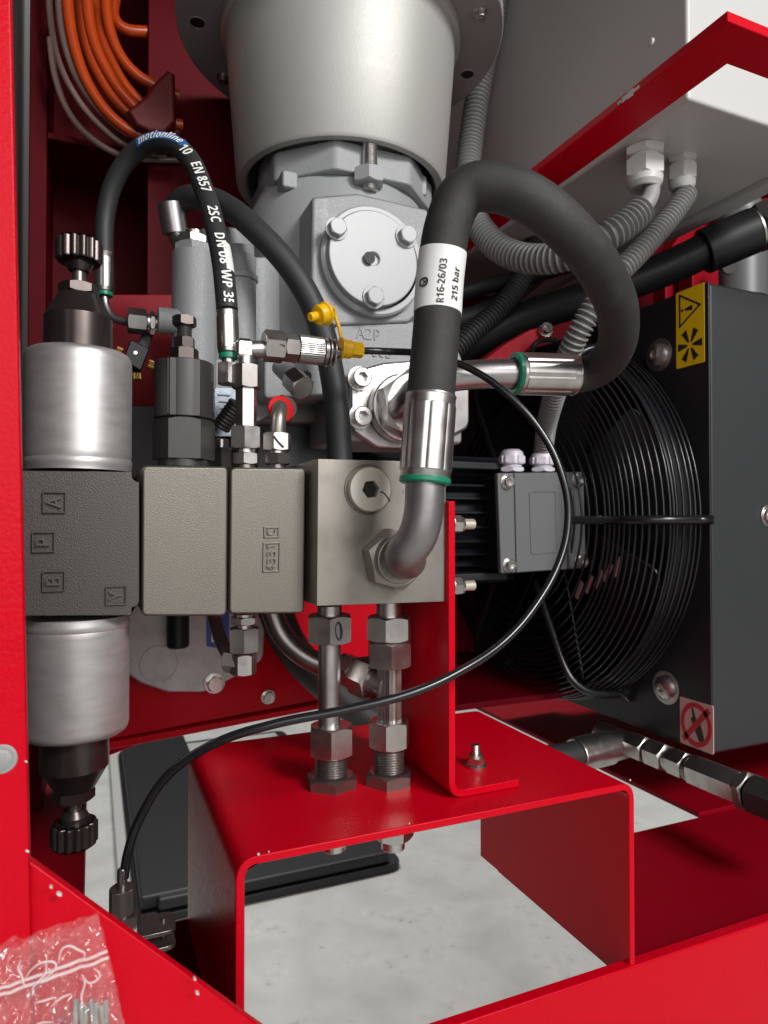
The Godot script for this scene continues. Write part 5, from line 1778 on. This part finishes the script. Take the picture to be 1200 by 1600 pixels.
func coil() -> void:
	var t := thing("orange_hose_coil", "coil of bright orange hose hanging at the upper left", "coiled hose", P(270, 60, -0.85))
	var strands := [
		[104, -60, 106, 10, 118, 80, 142, 140, 180, 188, 226, 214, 290, 226],
		[122, -60, 124, 10, 136, 75, 160, 128, 190, 168, 222, 190, 280, 205],
		[150, -60, 148, 0, 156, 52, 176, 100, 205, 145, 240, 172, 290, 185],
		[172, -60, 166, -5, 170, 40, 184, 80, 208, 112, 238, 132, 280, 150],
		[190, -60, 180, -5, 178, 26, 192, 44, 220, 50, 258, 49, 300, 47],
		[136, -60, 136, 0, 146, 62, 168, 112, 196, 152, 230, 180, 285, 196],
	]
	for i in strands.size():
		var s: Array = strands[i]
		var path := []
		for k in range(0, s.size(), 2): path.append(P(s[k], s[k + 1], -0.836 - 0.022 * ((i * 2) % 5)))
		var m := MB.new()
		tube(m, spline(path, 0.006), W(8.6 if i != 4 else 9.5, 160, -0.85), 18)
		part(t, "hose_loop", m, mats["orange_hose"])
	var m2 := MB.new()
	tube(m2, spline(px_path([345, 260, -0.91, 358, 236, -0.91, 372, 216, -0.91, 385, 190, -0.91]), 0.006), W(9, 358, -0.9), 16)
	part(t, "hose_loop", m2, mats["orange_hose"])
	t = thing("clear_hose_coil", "thin translucent grey brown hoses hanging outside the orange coil", "coiled hose", P(110, 150, -0.87))
	for s in [[76, -60, 78, 20, 90, 90, 118, 150, 160, 200, 205, 232, 260, 246], [90, -60, 92, 20, 104, 82, 128, 138, 164, 182, 206, 214, 250, 228], [78, 60, 86, 120, 110, 180, 150, 222, 195, 244, 250, 250, 290, 250]]:
		var path := []
		for k in range(0, s.size(), 2): path.append(P(s[k], s[k + 1], -0.885))
		var m := MB.new()
		tube(m, spline(path, 0.006), W(5, 110, -0.87), 14)
		part(t, "hose_loop", m, mats["clear_hose"])
	var m3 := MB.new()
	plate(m3, [198, 170, 226, 148, 240, 128, 262, 106, 274, 112, 276, 188, 258, 206, 234, 204, 212, 194], -0.815, 0.05, 0.0, 0.006)
	solo("binding_strap", "dark red cloth strap wrapped round the orange hose coil", "strap", m3, mats["maroon_plastic"], P(240, 150, -0.84))

func small_things() -> void:
	# sensor plug behind the upper solenoid
	var t := thing("sensor_plug", "small black square sensor plug with brass screws behind the upper solenoid", "sensor plug", P(212, 556, -0.63))
	var m := MB.new()
	var z := -0.63
	plate(m, [204, 530, 234, 544, 220, 580, 192, 562], z, 0.02, 0.002, 0.0012)
	part(t, "housing", m, mats["black_plastic"])
	m = MB.new()
	plate(m, [224, 516, 240, 522, 232, 546, 214, 538], z - 0.004, 0.012, 0.001, 0.001)
	part(t, "neck", m, mats["black_plastic"])
	m = MB.new()
	lathe(m, ax(P(211, 552, z), Vector3(0, 0, 1)), [Vector2(0, 0), Vector2(0.0022, 0), Vector2(0.0018, 0.0012), Vector2(0, 0.0015)], 14)
	part(t, "screw", m, mats["zinc"])
	for s in [[191, 552, -1, 0.4], [231, 568, 1, -0.3], [213, 583, 0.1, -1]]:
		m = MB.new()
		gear(m, ax(P(s[0], s[1], z - 0.008), Vector3(s[2], s[3], 0)), 0.0035, 0.0042, 14, 0.006, 0.0006)
		part(t, "brass_screw", m, mats["brass"])
	# red cast bracket behind the hose
	t = thing("cast_arm", "pinkish red cast arm with a small silver bolt behind the big hose's coupling", "bracket", P(800, 540, -0.72))
	m = MB.new()
	plate(m, [740, 600, 752, 565, 790, 536, 830, 514, 848, 510, 856, 520, 838, 534, 816, 556, 800, 580, 770, 600], -0.72, 0.02, 0.004, 0.003)
	part(t, "arm", m, mats["red_edge"])
	bolt_head(t, P(852, 517, -0.715), Vector3(-0.3, 0.4, 1), 0.0075, "zinc", "socket")
	m = MB.new()
	tube(m, spline(px_path([832, 556, -0.71, 834, 540, -0.70, 846, 532, -0.70, 870, 532, -0.71]), 0.003), 0.0032, 12)
	part(t, "wire_loop", m, mats["black_plastic"])
	# pale canister and red block at the right edge, behind the cooler
	t = thing("filter_canister", "pale grey canister showing between the cooler and the black hose", "canister", P(1150, 440, -0.80))
	col(t, 1160, -0.80, [["body", "cyl", 340, 470, 76, "box_grey"], ["cap", "cyl", 320, 345, 60, "box_grey"]])
	m = MB.new()
	cyl(m, ax(P(1137, 418, -0.757), Vector3(-0.3, 0, 1)), 0.012, 0.004)
	part(t, "dark_spot", m, mats["dark_hole"])
	t = thing("red_block", "bright red block above the black hose at the right edge", "bracket", P(1090, 370, -0.84))
	m = MB.new()
	plate(m, [1040, 400, 1060, 370, 1100, 350, 1134, 330, 1134, 470, 1040, 480], -0.84, 0.03, 0.004, 0.003)
	part(t, "block", m, mats["half_shaded_red_paint"])
	m = MB.new()
	plate(m, [1082, 420, 1124, 410, 1124, 460, 1082, 460], -0.80, 0.03, 0.003, 0.002)
	part(t, "pad", m, mats["half_shaded_red_paint"])
	m = MB.new()
	plate(m, [1186, 310, 1260, 300, 1260, 480, 1186, 480], -0.86, 0.03, 0.003, 0.002)
	part(t, "pad", m, mats["half_shaded_red_paint"])
	# clamp at the end of the measuring line
	t = thing("line_bracket", "dark metal clamp with a small bolt holding the thin line's lower end", "clamp", P(230, 1460, -0.45))
	z = -0.45
	col(t, 200, z, [["body", "hex", 1426, 1460, 42, "dark_fitting", 0.3], ["foot", "hex", 1456, 1500, 48, "dark_fitting", 0.6]])
	for k in 2:
		m = MB.new()
		var up := Transform3D(Basis(Vector3(1, 0, 0), Vector3(0, 0, -1), Vector3(0, 1, 0)), Vector3(0, P(240, 1442 + k * 24, z).y, 0))
		var a := P(205, 1450, z)
		var w := W(64, 240, z)
		extr(m, up, rounded([Vector2(a.x, -z - 0.012), Vector2(a.x + w, -z - 0.004 - 0.008), Vector2(a.x + w, -z + 0.010), Vector2(a.x, -z + 0.012)], 0.006, 4), 0.003, 0.0006)
		part(t, "clamp_plate", m, mats["dark_fitting"])
	col(t, 258, z, [["bolt", "thread", 1434, 1500, 7, "dark_fitting"], ["nut", "hex", 1466, 1482, 22, "dark_fitting", 0.2], ["nut", "hex", 1446, 1454, 20, "dark_fitting", 0.2]])
	bag()

func bag() -> void:
	# clear zip bag hanging in front of the corner: a creased film with a zip strip and a few steel pins inside
	var z := -0.315
	var t := thing("zip_bag", "crumpled clear plastic zip bag lying against the red corner at the lower left", "plastic bag", P(80, 1540, z))
	var fn := FastNoiseLite.new()
	fn.seed = 5; fn.frequency = 26.0; fn.noise_type = FastNoiseLite.TYPE_SIMPLEX_SMOOTH; fn.fractal_octaves = 4
	var a := P(-40, 1500, z)
	var b := P(152, 1428, z)
	var c := P(215, 1680, z)
	var d := P(-40, 1720, z)
	for layer in 2:
		var m := MB.new()
		var n := 64
		var g := []
		for j in n + 1:
			var line := []
			for i in n + 1:
				var u := float(i) / n
				var v := float(j) / n
				var p := a.lerp(b, u).lerp(d.lerp(c, u), v)
				var k := fn.get_noise_3d(p.x * 4.0, p.y * 4.0, layer * 3.0)
				var k2 := absf(fn.get_noise_3d(p.x * 1.6 + 4.0, p.y * 1.6, layer * 5.0))
				p.z += 0.005 * k + 0.009 * k2 - layer * 0.005
				line.append(p)
			g.append(line)
		var ids := []
		for j in n + 1:
			var rowi := []
			for i in n + 1:
				var dx: Vector3 = g[j][mini(i + 1, n)] - g[j][maxi(i - 1, 0)]
				var dy: Vector3 = g[mini(j + 1, n)][i] - g[maxi(j - 1, 0)][i]
				var nn := dx.cross(dy).normalized()
				if nn.z < 0: nn = -nn
				rowi.append(m.vert(g[j][i], nn, Vector2(float(i) / n, float(j) / n)))
			ids.append(rowi)
		for j in n:
			for i in n: m.quad(ids[j][i], ids[j][i + 1], ids[j + 1][i + 1], ids[j + 1][i])
		part(t, "film", m, mats["bag_film"])
	for s in [[-40, 1560, 168, 1486], [-40, 1570, 170, 1496]]:
		var m := MB.new()
		var pts := PackedVector3Array()
		for k in 20:
			var u := k / 19.0
			var p := P(lerpf(s[0], s[2], u), lerpf(s[1], s[3], u), z + 0.006)
			p.z += 0.002 * fn.get_noise_2d(p.x * 6.0, 3.0)
			pts.append(p)
		tube(m, pts, 0.0007, 8)
		part(t, "zip_strip", m, mats["bag_zip_glint"])
	var rng := RandomNumberGenerator.new()
	rng.seed = 12
	for k in 9:
		var m := MB.new()
		var u0 := rng.randf_range(0.35, 0.95)
		var v0 := rng.randf_range(0.03, 0.55)
		var p := a.lerp(b, u0).lerp(d.lerp(c, u0), v0) + Vector3(0, 0, 0.0075)
		var dirn := Vector2.from_angle(rng.randf_range(0.6, 2.0))
		var path := [p]
		for q in rng.randi_range(2, 5):
			dirn = dirn.rotated(rng.randf_range(-1.5, 1.5))
			p += Vector3(dirn.x, dirn.y, rng.randf_range(-0.15, 0.15)) * rng.randf_range(0.0025, 0.006)
			path.append(p)
		var sp := spline(path, 0.0008)
		var rs := []
		for i in sp.size(): rs.append(0.00015 + 0.00035 * sin(PI * i / (sp.size() - 1.0)))
		tube(m, sp, rs, 7)
		part(t, "fold_glint", m, mats["bag_zip_glint"])  # pale threads painted in for glints on the folds of the film
	for k in 7:
		var m := MB.new()
		var p := P(118 + k * 8, 1560 + (k % 3) * 5, z - 0.004)
		cyl(m, ax(p, Vector3(0.1 * (k % 2), -1, 0.05)), 0.0012, 0.04, 0.0002, 10)
		part(t, "steel_pin", m, mats["zinc"])
